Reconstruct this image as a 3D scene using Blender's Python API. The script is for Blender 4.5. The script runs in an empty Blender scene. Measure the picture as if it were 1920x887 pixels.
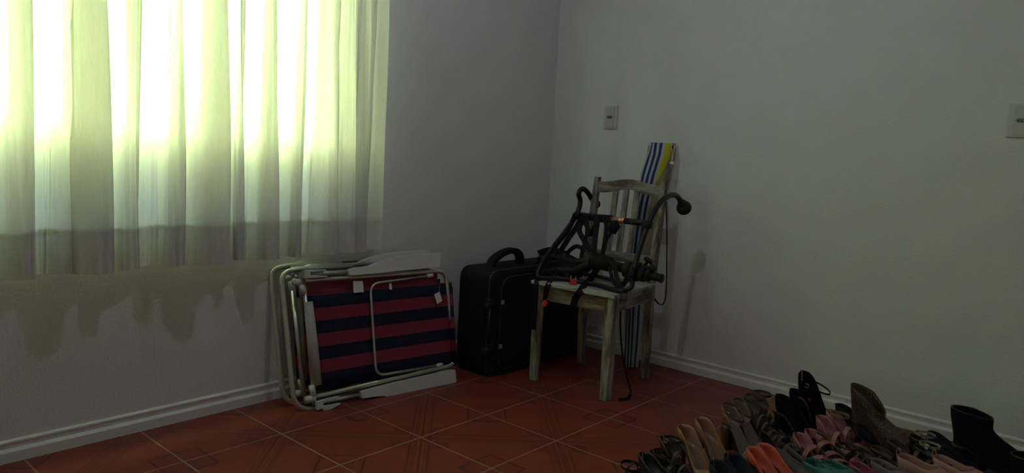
import bpy, math, random
from mathutils import Vector, Matrix, Euler
random.seed(7)
S = bpy.context.scene
COL = S.collection
R = math.radians
# ------------------------------------------------------------------ camera
FOC = 1359.17
CAMP = Vector((-3.3061, -2.5925, 1.04))
CF = Vector((0.7514, 0.6504, -0.1115)).normalized()
CR = Vector((0.658, -0.7511, 0.0527)); CR = (CR - CR.dot(CF) * CF).normalized()
CU = CR.cross(CF)
cam = bpy.data.cameras.new('camera'); cam.sensor_width = 36; cam.lens = 36 * FOC / 1920; cam.clip_start = .02
camo = bpy.data.objects.new('camera', cam); COL.objects.link(camo)
camo.matrix_world = Matrix(((CR.x, CU.x, -CF.x, CAMP.x), (CR.y, CU.y, -CF.y, CAMP.y), (CR.z, CU.z, -CF.z, CAMP.z), (0, 0, 0, 1)))
S.camera = camo
# ------------------------------------------------------------------ light
vs = S.view_settings
vs.view_transform = 'Standard'; vs.look = 'None'; vs.gamma = 1; vs.use_curve_mapping = False
vs.exposure = 0.0
SKY_TOP = (.40, .40, .40); SKY_MID = (1.0, 1.0, .96); GROUND = (0.16, 0.19, 0.22)
SKY_POWER = 23.0
LAMP_WATT = 9.3
LAMP_COL = (0.77, 0.80, 1.0)
LAMP_POS = (-1.72, -1.20, 2.33)
w = bpy.data.worlds.new('sky'); S.world = w; w.use_nodes = True
nt = w.node_tree; nt.nodes.clear()
o_ = nt.nodes.new('ShaderNodeOutputWorld'); bg = nt.nodes.new('ShaderNodeBackground')
tc = nt.nodes.new('ShaderNodeTexCoord'); sx = nt.nodes.new('ShaderNodeSeparateXYZ'); cr = nt.nodes.new('ShaderNodeValToRGB')
mr = nt.nodes.new('ShaderNodeMapRange'); mr.inputs['From Min'].default_value = -.6; mr.inputs['From Max'].default_value = .6
nt.links.new(tc.outputs['Generated'], sx.inputs[0]); nt.links.new(sx.outputs['Z'], mr.inputs['Value'])
nt.links.new(mr.outputs[0], cr.inputs[0])
e = cr.color_ramp.elements
e[0].position = .38; e[0].color = (*[c * .35 for c in GROUND], 1)
e[1].position = 1.0; e[1].color = (*SKY_TOP, 1)
k = cr.color_ramp.elements.new(.49); k.color = (*GROUND, 1)
k = cr.color_ramp.elements.new(.55); k.color = (*SKY_MID, 1)
nt.links.new(cr.outputs[0], bg.inputs['Color']); bg.inputs['Strength'].default_value = SKY_POWER
nt.links.new(bg.outputs[0], o_.inputs[0])
WX0, WX1, WZ0, WZ1 = -3.35, -1.49, .74, 2.05        # window opening
pl = bpy.data.lights.new('window_portal', 'AREA'); pl.shape = 'RECTANGLE'; pl.size = WX1 - WX0; pl.size_y = WZ1 - WZ0
pl.cycles.is_portal = True
po = bpy.data.objects.new('window_portal', pl); COL.objects.link(po)
po.location = ((WX0 + WX1) / 2, .17, (WZ0 + WZ1) / 2); po.rotation_euler = (R(-90), 0, 0)
ll = bpy.data.lights.new('ceiling_bulb_light', 'POINT'); ll.energy = LAMP_WATT; ll.color = LAMP_COL; ll.shadow_soft_size = .022
lo = bpy.data.objects.new('ceiling_bulb_light', ll); COL.objects.link(lo); lo.location = LAMP_POS

# ------------------------------------------------------------------ helpers
def ray(px, py):
    return (CF + CR * ((px - 960) / FOC) - CU * ((py - 443.5) / FOC))
def on(px, py, P, n):
    d = ray(px, py); n = Vector(n); return CAMP + d * ((Vector(P) - CAMP).dot(n) / d.dot(n))
def onz(px, py, z): return on(px, py, (0, 0, z), (0, 0, 1))
def onx(px, py, x): return on(px, py, (x, 0, 0), (1, 0, 0))
def ony(px, py, y): return on(px, py, (0, y, 0), (0, 1, 0))

MW = {}
def base_of(parent):
    return MW[parent.name] if parent is not None else Matrix.Identity(4)
def tag(o, label=None, cat=None, group=None, kind=None):
    if label: o['label'] = label
    if cat: o['category'] = cat
    if group: o['group'] = group
    if kind: o['kind'] = kind
    return o
def thing(name, label, cat, loc=(0, 0, 0), rot=(0, 0, 0), group=None):
    o = bpy.data.objects.new(name, None); COL.objects.link(o); o.empty_display_size = .05
    o.location = loc; o.rotation_euler = rot
    MW[o.name] = Matrix.Translation(Vector(loc)) @ Euler(rot).to_matrix().to_4x4()
    return tag(o, label, cat, group)

class MB:
    """collects shapes, then links them as ONE mesh object"""
    def __init__(s): s.v = []; s.f = []; s.uv = None
    def add(s, vs, fs):
        n = len(s.v); s.v += [Vector(p) for p in vs]; s.f += [tuple(i + n for i in f) for f in fs]; return s
    def box(s, c, d, rot=None, taper=None):
        x, y, z = [k / 2 for k in d]; c = Vector(c); M = rot.to_3x3() if rot else Matrix.Identity(3)
        vs = []
        for k in (-1, 1):
            t = taper if (taper and k > 0) else 1
            for a, b in ((-1, -1), (1, -1), (1, 1), (-1, 1)): vs.append(c + M @ Vector((a * x * t, b * y * t, k * z)))
        return s.add(vs, [(3, 2, 1, 0), (4, 5, 6, 7), (0, 1, 5, 4), (1, 2, 6, 5), (2, 3, 7, 6), (3, 0, 4, 7)])
    def beam(s, a, b, w, d, up=(0, 0, 1)):
        """box from a to b with section w (side) x d (along up)"""
        a = Vector(a); b = Vector(b); t = (b - a).normalized(); up = Vector(up)
        sd = t.cross(up).normalized(); up = sd.cross(t)
        vs = []
        for p in (a, b):
            for i, j in ((-1, -1), (1, -1), (1, 1), (-1, 1)): vs.append(p + sd * (i * w / 2) + up * (j * d / 2))
        return s.add(vs, [(3, 2, 1, 0), (4, 5, 6, 7), (0, 1, 5, 4), (1, 2, 6, 5), (2, 3, 7, 6), (3, 0, 4, 7)])
    def loft(s, rings, closed=True, cap=True):
        n = len(rings[0]); vs = [p for r in rings for p in r]; fs = []
        for i in range(len(rings) - 1):
            for j in range(n if closed else n - 1):
                a = i * n + j; b = i * n + (j + 1) % n; fs.append((a, b, b + n, a + n))
        if cap and closed:
            fs.append(tuple(range(n - 1, -1, -1))); fs.append(tuple((len(rings) - 1) * n + j for j in range(n)))
        return s.add(vs, fs)
    def tube(s, pts, r, seg=10, cap=True, closed=False):
        P = [Vector(p) for p in pts]; n = len(P); rr = r if isinstance(r, (list, tuple)) else [r] * n
        nrm = None; rings = []
        for i in range(n):
            if closed: t = (P[(i + 1) % n] - P[i - 1])
            else: t = (P[min(i + 1, n - 1)] - P[max(i - 1, 0)])
            t = t.normalized() if t.length > 1e-9 else Vector((0, 0, 1))
            if nrm is None: nrm = t.orthogonal().normalized()
            else:
                nrm = nrm - t * nrm.dot(t); nrm = nrm.normalized() if nrm.length > 1e-6 else t.orthogonal().normalized()
            b = t.cross(nrm)
            rings.append([P[i] + (nrm * math.cos(2 * math.pi * k / seg) + b * math.sin(2 * math.pi * k / seg)) * rr[i] for k in range(seg)])
        if closed: rings.append(rings[0])
        return s.loft(rings, cap=cap and not closed)
    def ribbon(s, pts, w, th, side=None, nrm=None, closed=False):
        """flat strap along pts; side = direction of its width, or nrm = direction its face looks"""
        P = [Vector(p) for p in pts]; n = len(P); rings = []
        for i in range(n):
            if closed: t = P[(i + 1) % n] - P[i - 1]
            else: t = P[min(i + 1, n - 1)] - P[max(i - 1, 0)]
            t.normalize()
            if side is not None:
                sd = Vector(side[i] if isinstance(side, list) else side); sd = sd - t * sd.dot(t); sd.normalize(); up = sd.cross(t)
            else:
                up = Vector(nrm[i] if isinstance(nrm, list) else nrm); up = up - t * up.dot(t); up.normalize(); sd = t.cross(up)
            ww = w[i] if isinstance(w, list) else w
            rings.append([P[i] + sd * ww / 2 + up * th / 2, P[i] - sd * ww / 2 + up * th / 2, P[i] - sd * ww / 2 - up * th / 2, P[i] + sd * ww / 2 - up * th / 2])
        if closed: rings.append(rings[0])
        return s.loft(rings, cap=not closed)
    def lathe(s, prof, c=(0, 0, 0), axis=(0, 0, 1), seg=16, sc=(1, 1)):
        ax = Vector(axis).normalized(); a = ax.orthogonal().normalized(); b = ax.cross(a); c = Vector(c)
        return s.loft([[c + ax * z + (a * math.cos(2 * math.pi * k / seg) * sc[0] + b * math.sin(2 * math.pi * k / seg) * sc[1]) * max(r, 1e-5) for k in range(seg)] for r, z in prof])
    def prism(s, poly, n, th, bevel=0):
        """poly: 3D outline, extruded by th along n"""
        n = Vector(n).normalized() * th; m = len(poly); P = [Vector(p) for p in poly]
        vs = P + [p + n for p in P]
        return s.add(vs, [tuple(range(m - 1, -1, -1)), tuple(range(m, 2 * m))] + [(i, (i + 1) % m, (i + 1) % m + m, i + m) for i in range(m)])
    def build(s, name, mat, parent=None, smooth=False, world=False, bevel=0, solid=0, sub=0, seg=2, ang=35):
        me = bpy.data.meshes.new(name)
        vs = s.v
        if parent is not None and world:
            inv = base_of(parent).inverted(); vs = [inv @ v for v in vs]
        me.from_pydata([tuple(v) for v in vs], [], s.f); me.validate()
        import bmesh
        bm = bmesh.new(); bm.from_mesh(me); bmesh.ops.remove_doubles(bm, verts=bm.verts, dist=1e-6)
        bmesh.ops.recalc_face_normals(bm, faces=bm.faces); bm.to_mesh(me); bm.free()
        for p in me.polygons: p.use_smooth = bool(smooth)
        o = bpy.data.objects.new(name, me); COL.objects.link(o)
        if mat: me.materials.append(mat)
        if parent is not None: o.parent = parent
        MW[o.name] = base_of(parent).copy()
        if solid:
            m = o.modifiers.new('thickness', 'SOLIDIFY'); m.thickness = solid; m.offset = 0
        if bevel:
            m = o.modifiers.new('bevel', 'BEVEL'); m.width = bevel; m.segments = seg; m.limit_method = 'ANGLE'; m.angle_limit = R(ang)
        if sub:
            m = o.modifiers.new('sub', 'SUBSURF'); m.levels = sub; m.render_levels = sub
        return o
def smooth(pts, k=6, closed=False):
    P = [Vector(p) for p in pts]; n = len(P); out = []
    for i in range(n if closed else n - 1):
        g = lambda j: P[j % n] if closed else P[max(0, min(n - 1, j))]
        a, b, c, d = g(i - 1), g(i), g(i + 1), g(i + 2)
        for q in range(k):
            t = q / k
            out.append(.5 * ((2 * b) + (c - a) * t + (2 * a - 5 * b + 4 * c - d) * t * t + (3 * b - a - 3 * c + d) * t ** 3))
    if not closed: out.append(P[-1])
    return out
def rounded(pts, r, k=5, closed=False):
    """polyline with its corners rounded by radius r"""
    P = [Vector(p) for p in pts]; n = len(P); out = []
    for i in range(n):
        if not closed and i in (0, n - 1): out.append(P[i]); continue
        a, b, c = P[i - 1], P[i], P[(i + 1) % n]
        da = (a - b); dc = (c - b); q = min(r, da.length * .49, dc.length * .49)
        s0 = b + da.normalized() * q; s1 = b + dc.normalized() * q
        for j in range(k + 1):
            t = j / k; out.append(s0 * (1 - t) ** 2 + b * 2 * t * (1 - t) + s1 * t * t)
    return out

# ------------------------------------------------------------------ materials
def mat(name, col, rough=.6, metal=0, noise=.08, nscale=30, bump=0, bscale=80, spec=.5, sheen=0):
    m = bpy.data.materials.new(name); m.use_nodes = True; t = m.node_tree; b = t.nodes['Principled BSDF']
    b.inputs['Roughness'].default_value = rough; b.inputs['Metallic'].default_value = metal
    b.inputs['Specular IOR Level'].default_value = spec
    if sheen: b.inputs['Sheen Weight'].default_value = sheen
    tc = t.nodes.new('ShaderNodeTexCoord'); n = t.nodes.new('ShaderNodeTexNoise'); n.inputs['Scale'].default_value = nscale; n.inputs['Detail'].default_value = 4
    t.links.new(tc.outputs['Object'], n.inputs['Vector'])
    mx = t.nodes.new('ShaderNodeMix'); mx.data_type = 'RGBA'; mx.inputs[6].default_value = (*[c * (1 - noise * 2) for c in col], 1); mx.inputs[7].default_value = (*[min(1, c * (1 + noise * 2)) for c in col], 1)
    t.links.new(n.outputs['Fac'], mx.inputs[0]); t.links.new(mx.outputs[2], b.inputs['Base Color'])
    if bump:
        n2 = t.nodes.new('ShaderNodeTexNoise'); n2.inputs['Scale'].default_value = bscale; n2.inputs['Detail'].default_value = 5
        bp = t.nodes.new('ShaderNodeBump'); bp.inputs['Strength'].default_value = bump; bp.inputs['Distance'].default_value = .004
        t.links.new(tc.outputs['Object'], n2.inputs['Vector']); t.links.new(n2.outputs['Fac'], bp.inputs['Height']); t.links.new(bp.outputs[0], b.inputs['Normal'])
    return m
def N(t, typ, **kw):
    n = t.nodes.new(typ)
    for k, v in kw.items(): setattr(n, k, v)
    return n
def M_(t, op, a, b=None, c=None):
    n = N(t, 'ShaderNodeMath', operation=op)
    for i, x in enumerate((a, b, c)):
        if x is None: continue
        if isinstance(x, (int, float)): n.inputs[i].default_value = x
        else: t.links.new(x, n.inputs[i])
    return n.outputs[0]
def mixc(t, f, a, b):
    n = N(t, 'ShaderNodeMix', data_type='RGBA')
    for i, x in ((0, f), (6, a), (7, b)):
        if isinstance(x, (int, float)): n.inputs[i].default_value = x
        elif isinstance(x, tuple): n.inputs[i].default_value = (*x, 1)
        else: t.links.new(x, n.inputs[i])
    return n.outputs[2]

wall_m = mat('white_plaster', (.755, .735, .75), .85, noise=.025, nscale=6, bump=.5, bscale=125, spec=.2)
ceil_m = mat('white_ceiling', (.7, .7, .69), .9)
base_m = mat('white_gloss_paint', (.76, .745, .74), .45, noise=.03, nscale=8)
# floor: reddish ceramic tile printed like parquet
def floor_material():
    m = bpy.data.materials.new('terracotta_tile'); m.use_nodes = True; t = m.node_tree; b = t.nodes['Principled BSDF']
    tc = N(t, 'ShaderNodeTexCoord'); sp = N(t, 'ShaderNodeSeparateXYZ'); t.links.new(tc.outputs['Object'], sp.inputs[0])
    s = .3525
    u = M_(t, 'DIVIDE', M_(t, 'SUBTRACT', sp.outputs[0], -1.9263), s); v = M_(t, 'DIVIDE', M_(t, 'SUBTRACT', sp.outputs[1], -.3522), s)
    def near(x, per=1.0):   # distance to the nearest multiple of per
        return M_(t, 'ABSOLUTE', M_(t, 'SUBTRACT', x, M_(t, 'MULTIPLY', M_(t, 'ROUND', M_(t, 'DIVIDE', x, per)), per)))
    du, dv = near(u), near(v)
    g = M_(t, 'LESS_THAN', M_(t, 'MINIMUM', du, dv), .0085)
    p = M_(t, 'ADD', u, v); q = M_(t, 'SUBTRACT', u, v)
    dp, dq = near(p, 2), near(q, 2)
    sp_ = M_(t, 'LESS_THAN', dp, .17); sq_ = M_(t, 'LESS_THAN', dq, .17)
    # fine grain lines running along the strips
    def lines(x):
        w = N(t, 'ShaderNodeTexNoise', noise_dimensions='1D'); w.inputs['Scale'].default_value = 26; w.inputs['Detail'].default_value = 2
        t.links.new(x, w.inputs['W']); r = N(t, 'ShaderNodeMapRange'); r.inputs['From Min'].default_value = .35; r.inputs['From Max'].default_value = .65
        t.links.new(w.outputs['Fac'], r.inputs['Value']); return r.outputs[0]
    lp, lq = lines(p), lines(q)
    n1 = N(t, 'ShaderNodeTexNoise'); n1.inputs['Scale'].default_value = 9; n1.inputs['Detail'].default_value = 6; t.links.new(tc.outputs['Object'], n1.inputs['Vector'])
    n2 = N(t, 'ShaderNodeTexNoise'); n2.inputs['Scale'].default_value = 70; n2.inputs['Detail'].default_value = 3; t.links.new(tc.outputs['Object'], n2.inputs['Vector'])
    base = mixc(t, n1.outputs['Fac'], (.185, .030, .020), (.29, .053, .036))
    base = mixc(t, M_(t, 'MULTIPLY', n2.outputs['Fac'], .35), base, (.14, .03, .02))
    dark = (.105, .019, .013); lite = (.25, .055, .037)
    strip_p = mixc(t, lp, dark, lite); strip_q = mixc(t, lq, dark, lite)
    c = mixc(t, M_(t, 'MULTIPLY', sp_, .75), base, strip_p); c = mixc(t, M_(t, 'MULTIPLY', sq_, .75), c, strip_q)
    # dark triangles beside the strips near the even corners
    tri = M_(t, 'MULTIPLY', M_(t, 'LESS_THAN', M_(t, 'MAXIMUM', dp, dq), .42), M_(t, 'GREATER_THAN', M_(t, 'MINIMUM', dp, dq), .17))
    c = mixc(t, M_(t, 'MULTIPLY', tri, .45), c, (.10, .020, .014))
    # small inset squares round the odd corners, alternately turned
    odd = M_(t, 'GREATER_THAN', M_(t, 'MULTIPLY', dp, 1.0), .5); odd2 = M_(t, 'GREATER_THAN', dq, .5); od = M_(t, 'MULTIPLY', odd, odd2)
    jr = near(v, 2)      # 0 near even j, 1 near odd j
    jod = M_(t, 'GREATER_THAN', jr, .5)
    diamond = M_(t, 'ADD', du, dv); square = M_(t, 'MULTIPLY', M_(t, 'MAXIMUM', du, dv), 1.35)
    dd = M_(t, 'ADD', M_(t, 'MULTIPLY', jod, diamond), M_(t, 'MULTIPLY', M_(t, 'SUBTRACT', 1.0, jod), square))
    edge = M_(t, 'LESS_THAN', M_(t, 'ABSOLUTE', M_(t, 'SUBTRACT', dd, .30)), .014)
    inner = M_(t, 'LESS_THAN', dd, .30)
    c = mixc(t, M_(t, 'MULTIPLY', M_(t, 'MULTIPLY', inner, od), .25), c, (.13, .028, .019))
    c = mixc(t, M_(t, 'MULTIPLY', M_(t, 'MULTIPLY', edge, od), .75), c, (.06, .014, .010))
    gn = N(t, 'ShaderNodeTexNoise'); gn.inputs['Scale'].default_value = 5; t.links.new(tc.outputs['Object'], gn.inputs['Vector'])
    c = mixc(t, g, c, mixc(t, gn.outputs['Fac'], (.22, .095, .07), (.46, .27, .22)))
    t.links.new(c, b.inputs['Base Color'])
    b.inputs['Roughness'].default_value = .42; b.inputs['Specular IOR Level'].default_value = .35
    bp = N(t, 'ShaderNodeBump'); bp.inputs['Strength'].default_value = .25; bp.inputs['Distance'].default_value = .002
    t.links.new(M_(t, 'ADD', M_(t, 'SUBTRACT', 1.0, g), M_(t, 'MULTIPLY', n2.outputs['Fac'], .15)), bp.inputs['Height']); t.links.new(bp.outputs[0], b.inputs['Normal'])
    return m
floor_m = floor_material()
def wood_material(name='distressed_paint', paint=(.36, .35, .31), bare=(.12, .085, .055), amt=.5, axis=2):
    m = bpy.data.materials.new(name); m.use_nodes = True; t = m.node_tree; b = t.nodes['Principled BSDF']
    tc = N(t, 'ShaderNodeTexCoord'); mp = N(t, 'ShaderNodeMapping'); t.links.new(tc.outputs['Object'], mp.inputs[0])
    sc = [38, 38, 38]; sc[axis] = 6; mp.inputs['Scale'].default_value = sc
    n = N(t, 'ShaderNodeTexNoise'); n.inputs['Scale'].default_value = 1; n.inputs['Detail'].default_value = 7; n.inputs['Roughness'].default_value = .65
    t.links.new(mp.outputs[0], n.inputs['Vector'])
    r = N(t, 'ShaderNodeValToRGB'); r.color_ramp.elements[0].position = amt - .07; r.color_ramp.elements[1].position = amt + .13
    t.links.new(n.outputs['Fac'], r.inputs[0])
    n2 = N(t, 'ShaderNodeTexNoise'); n2.inputs['Scale'].default_value = 9; t.links.new(tc.outputs['Object'], n2.inputs['Vector'])
    pc = mixc(t, n2.outputs['Fac'], tuple(c * .72 for c in paint), tuple(min(1, c * 1.2) for c in paint))
    t.links.new(mixc(t, r.outputs[0], bare, pc), b.inputs['Base Color']); b.inputs['Roughness'].default_value = .7; b.inputs['Specular IOR Level'].default_value = .25
    bp = N(t, 'ShaderNodeBump'); bp.inputs['Strength'].default_value = .4; bp.inputs['Distance'].default_value = .002
    t.links.new(n.outputs['Fac'], bp.inputs['Height']); t.links.new(bp.outputs[0], b.inputs['Normal'])
    return m
wood_z = wood_material('distressed_wood_upright', axis=2, amt=.47)
wood_y = wood_material('distressed_wood_rail', axis=1, amt=.47)
wood_x = wood_material('distressed_wood_side', axis=0, amt=.47)
apron_m = wood_material('worn_apron_wood', axis=1, amt=.56, bare=(.17, .11, .06))
seat_m = wood_material('distressed_wood_seat', axis=1, amt=.40, paint=(.47, .465, .43))
alu = mat('brushed_aluminium', (.62, .62, .58), .34, .85, noise=.05)
plas = mat('white_plastic', (.64, .635, .61), .42, noise=.03)
plas_d = mat('ivory_plastic', (.56, .555, .53), .45, noise=.03)
blk = mat('black_fabric', (.012, .012, .014), .85, noise=.2, nscale=60, bump=.2, bscale=300, spec=.2)
web = mat('black_webbing', (.010, .010, .011), .8, noise=.15, nscale=200, spec=.25)
blkpaint = mat('black_painted_steel', (.009, .009, .011), .33, .0, noise=.1, spec=.35)
rubber = mat('black_rubber', (.016, .016, .016), .65, spec=.3)
foam = mat('olive_black_foam', (.020, .020, .016), .95, noise=.2, bump=.5, bscale=120, spec=.1)
redp = mat('red_plastic', (.62, .035, .03), .35)
chrome = mat('bright_metal', (.75, .74, .70), .2, 1, noise=.02)
tagm = mat('white_tag', (.72, .71, .70), .7)
greytag = mat('grey_tag', (.20, .20, .20), .7)

# ------------------------------------------------------------------ room
def struct(mb, name, m, **kw):
    o = mb.build(name, m, **kw); o['kind'] = 'structure'; return o
X0, Y0, H = -4.3, -4.2, 2.62
struct(MB().box(((X0) / 2, Y0 / 2, -.05), (-X0 + .3, -Y0 + .3, .1)), 'floor', floor_m)
struct(MB().box(((X0) / 2, Y0 / 2, H + .05), (-X0 + .3, -Y0 + .3, .1)), 'ceiling', ceil_m)
wl = MB()
def quadwall(mb, x0, x1, z0, z1):
    mb.box(((x0 + x1) / 2, .075, (z0 + z1) / 2), (x1 - x0, .15, z1 - z0))
quadwall(wl, X0 - .15, WX0, 0, H); quadwall(wl, WX1, .15, 0, H); quadwall(wl, WX0, WX1, 0, WZ0); quadwall(wl, WX0, WX1, WZ1, H)
struct(wl, 'wall_left', wall_m)
struct(MB().box((.075, Y0 / 2 - .07, H / 2), (.15, -Y0 + .14, H)), 'wall_right', wall_m)
struct(MB().box((X0 - .075, Y0 / 2, H / 2), (.15, -Y0, H)), 'wall_rear', wall_m)
struct(MB().box(((X0) / 2, Y0 - .075, H / 2), (-X0 + .3, .15, H)), 'wall_front', wall_m)
# baseboards with a stepped moulding profile
PROF = [(0, 0), (.016, 0), (.016, .034), (.013, .038), (.007, .044), (.007, .056), (.010, .060), (.010, .066), (.004, .071), (0, .071)]
def baseboard(name, a, b, n):
    a = Vector(a); b = Vector(b); n = Vector(n)
    mb = MB(); mb.loft([[p + n * d + Vector((0, 0, z)) for d, z in PROF] for p in (a, b)])
    struct(mb, name, base_m)
baseboard('baseboard_left', (X0, 0, 0), (0, 0, 0), (0, -1, 0))
baseboard('baseboard_right', (0, 0, 0), (0, Y0, 0), (-1, 0, 0))
# window: aluminium frame, upper lights above a rail, lower lights tinted darker to dim the daylight
wf = MB(); yf = .10
for (a, b, c, d) in ((WX0, WX1, WZ0, WZ0 + .035), (WX0, WX1, WZ1 - .035, WZ1), (WX0, WX1, 1.015, 1.05)):
    wf.box(((a + b) / 2, yf, (c + d) / 2), (b - a, .06, d - c))
nx = 4
for i in range(nx + 1):
    x = WX0 + (WX1 - WX0) * i / nx; x = min(max(x, WX0 + .0175), WX1 - .0175)
    wf.box((x, yf, (WZ0 + WZ1) / 2), (.035, .05, WZ1 - WZ0))
win = struct(wf, 'window_1', mat('white_window_frame', (.6, .6, .58), .5))
def glass(name, daylight_tint):
    m = bpy.data.materials.new(name); m.use_nodes = True; t = m.node_tree; t.nodes.clear()
    o = N(t, 'ShaderNodeOutputMaterial'); tr = N(t, 'ShaderNodeBsdfTransparent'); gl = N(t, 'ShaderNodeBsdfGlossy'); mx = N(t, 'ShaderNodeMixShader')
    nz = N(t, 'ShaderNodeTexNoise'); nz.inputs['Scale'].default_value = 4; tc = N(t, 'ShaderNodeTexCoord'); t.links.new(tc.outputs['Object'], nz.inputs['Vector'])
    t.links.new(mixc(t, nz.outputs['Fac'], tuple(c * .9 for c in daylight_tint), daylight_tint), tr.inputs[0])
    mx.inputs[0].default_value = .05; t.links.new(tr.outputs[0], mx.inputs[1]); t.links.new(gl.outputs[0], mx.inputs[2]); t.links.new(mx.outputs[0], o.inputs[0]); return m
for nm, z0, z1, daylight_tint in (('upper_pane', 1.05, WZ1 - .035, (.89, 1, .70)), ('lower_pane', WZ0 + .035, 1.015, (.12, .17, .25))):  # pane tints stand in for light from the greenery outside, dimmer below the rail
    g = MB().box(((WX0 + WX1) / 2, yf, (z0 + z1) / 2), (WX1 - WX0, .004, z1 - z0)).build(nm, glass(nm + '_glass', daylight_tint), win)
# ------------------------------------------------------------------ curtains
def curtain_material(name, trans=.045, col=(.95, .94, .90)):
    m = bpy.data.materials.new(name); m.use_nodes = True; t = m.node_tree; t.nodes.clear()
    o = N(t, 'ShaderNodeOutputMaterial'); df = N(t, 'ShaderNodeBsdfDiffuse'); tl = N(t, 'ShaderNodeBsdfTranslucent'); tp = N(t, 'ShaderNodeBsdfTransparent')
    tc = N(t, 'ShaderNodeTexCoord'); mp = N(t, 'ShaderNodeMapping'); mp.inputs['Scale'].default_value = (260, 260, 30); t.links.new(tc.outputs['Object'], mp.inputs[0])
    nz = N(t, 'ShaderNodeTexNoise'); nz.inputs['Scale'].default_value = 1; nz.inputs['Detail'].default_value = 2; t.links.new(mp.outputs[0], nz.inputs['Vector'])
    c = mixc(t, nz.outputs['Fac'], tuple(x * .9 for x in col), tuple(min(1, x * 1.06) for x in col))
    t.links.new(c, df.inputs[0]); t.links.new(c, tl.inputs[0])
    m1 = N(t, 'ShaderNodeMixShader'); m1.inputs[0].default_value = .52; t.links.new(df.outputs[0], m1.inputs[1]); t.links.new(tl.outputs[0], m1.inputs[2])
    m2 = N(t, 'ShaderNodeMixShader'); m2.inputs[0].default_value = trans; t.links.new(m1.outputs[0], m2.inputs[1]); t.links.new(tp.outputs[0], m2.inputs[2])
    n3 = N(t, 'ShaderNodeTexNoise'); n3.inputs['Scale'].default_value = 14; n3.inputs['Detail'].default_value = 3
    mp2 = N(t, 'ShaderNodeMapping'); mp2.inputs['Scale'].default_value = (3, 3, .6); t.links.new(tc.outputs['Object'], mp2.inputs[0]); t.links.new(mp2.outputs[0], n3.inputs['Vector'])
    bp = N(t, 'ShaderNodeBump'); bp.inputs['Strength'].default_value = .5; bp.inputs['Distance'].default_value = .01; t.links.new(n3.outputs['Fac'], bp.inputs['Height'])
    t.links.new(bp.outputs[0], df.inputs['Normal'])
    t.links.new(m2.outputs[0], o.inputs[0]); return m
cur_m = curtain_material('cream_curtain_cloth'); hem_m = curtain_material('curtain_hem_cloth', .05, (.88, .87, .84))
ROD_Z = 2.22; HEM_Z = .603
def curtain_profile(x0, edges, back=-.075, front=-.17):
    """control points (x, y, k) from left to right; k = overlap weight that changes with height"""
    pts = [(x0, back, 0)]
    px = x0; py = back
    for (ex, ov, fr) in edges:
        ov = ov * .75; band = ov + .030
        g = ex - band - px
        pts += [(px + g * .30, py + (back - py) * .55, 0), (px + g * .66, back + .004, 0), (ex - band - .012, back - .008, 0),
                (ex - band + .010, back + (fr - back) * .6, 0), (ex - band * .45, fr, 0), (ex - .002, fr + .006, 0)]
        pts += [(ex - .004, fr * .72 + back * .28, 1), (ex - ov * .5, fr * .6 + back * .4, 1), (ex - ov, fr * .52 + back * .48, 1), (ex - ov * .9, fr * .40 + back * .60, 1)]
        px = ex - ov * .3; py = fr * .38 + back * .62
    return pts
def curtain(name, label, x0, edges, xend, seed):
    rnd = random.Random(seed)
    ctrl = curtain_profile(x0, edges) + [(xend, -.10, 0)]
    zs = [HEM_Z + (ROD_Z - HEM_Z) * i / 26 for i in range(27)]
    zs = sorted(set(zs + [.725, .745]))
    ph = [rnd.uniform(0, 6.28) for _ in ctrl]
    rows = []
    for z in zs:
        h = (z - HEM_Z) / (ROD_Z - HEM_Z)
        P = []
        for i, (x, y, k) in enumerate(ctrl):
            amp = 1.0 - .45 * h
            yy = -.10 + (y + .10) * amp
            xx = x + .012 * math.sin(ph[i] + 2.6 * z) * (1 if 0 < i < len(ctrl) - 1 else .3) + .008 * k * h
            P.append(Vector((xx, yy, z)))
        row = smooth(P, 5)
        for j, p in enumerate(row): p.y += .0035 * math.sin(j * 2.1 + seed) + .002 * math.sin(j * .9 + z * 9)
        rows.append(row)
    # bottom edge dips where a fold comes forward
    def rr(z0, z1, off):
        return [[p + Vector((0, off, 0)) for p in r] for z, r in zip(zs, rows) if z0 - 1e-6 <= z <= z1 + 1e-6]
    body = MB().loft(rows, closed=False, cap=False)
    c = body.build(name, cur_m, smooth=True); tag(c, label, 'curtain', 'curtain panels at the window')
    hm = MB().loft(rr(HEM_Z, .745, .0035), closed=False, cap=False).build('hem', hem_m, c, smooth=True)
    MB().loft(rr(.725, .745, .006), closed=False, cap=False).build('hem_fold', hem_m, hm, smooth=True)
    return c
def ex(px): return ony(px, 300, -.17).x
e1 = [(-3.05, .08, -.16), (ex(62), .07, -.17), (ex(152), .02, -.13), (ex(207), .085, -.175), (ex(272), .05, -.15), (ex(352), .04, -.14), (ex(428), .10, -.18)]
curtain('curtain', 'cream cotton curtain panel over left and middle of bright window, wider of the two', -3.45, e1, ex(440), 3)
e2 = [(ex(470), .02, -.12), (ex(527), .06, -.16), (ex(577), .035, -.16), (ex(640), .045, -.15), (ex(675), .03, -.15), (ex(704), .05, -.15)]
curtain('curtain', 'narrow cream cotton curtain panel at right end of window above the folded beach chairs', ex(424), e2, ony(721, 300, -.1).x, 8)
rod = thing('curtain_rod', 'thin metal curtain rod above the window carrying both cream panels', 'curtain rod', (-2.3, -.1, ROD_Z + .01))
MB().tube([(-3.6, -.10, ROD_Z + .015), (-1.15, -.10, ROD_Z + .015)], .010, 12).build('rod', alu, rod, smooth=True, world=True)
for bx in (-3.5, -1.25):
    MB().box((bx, -.052, ROD_Z + .015), (.012, .104, .02)).build('bracket', alu, rod, world=True, bevel=.002)
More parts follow.
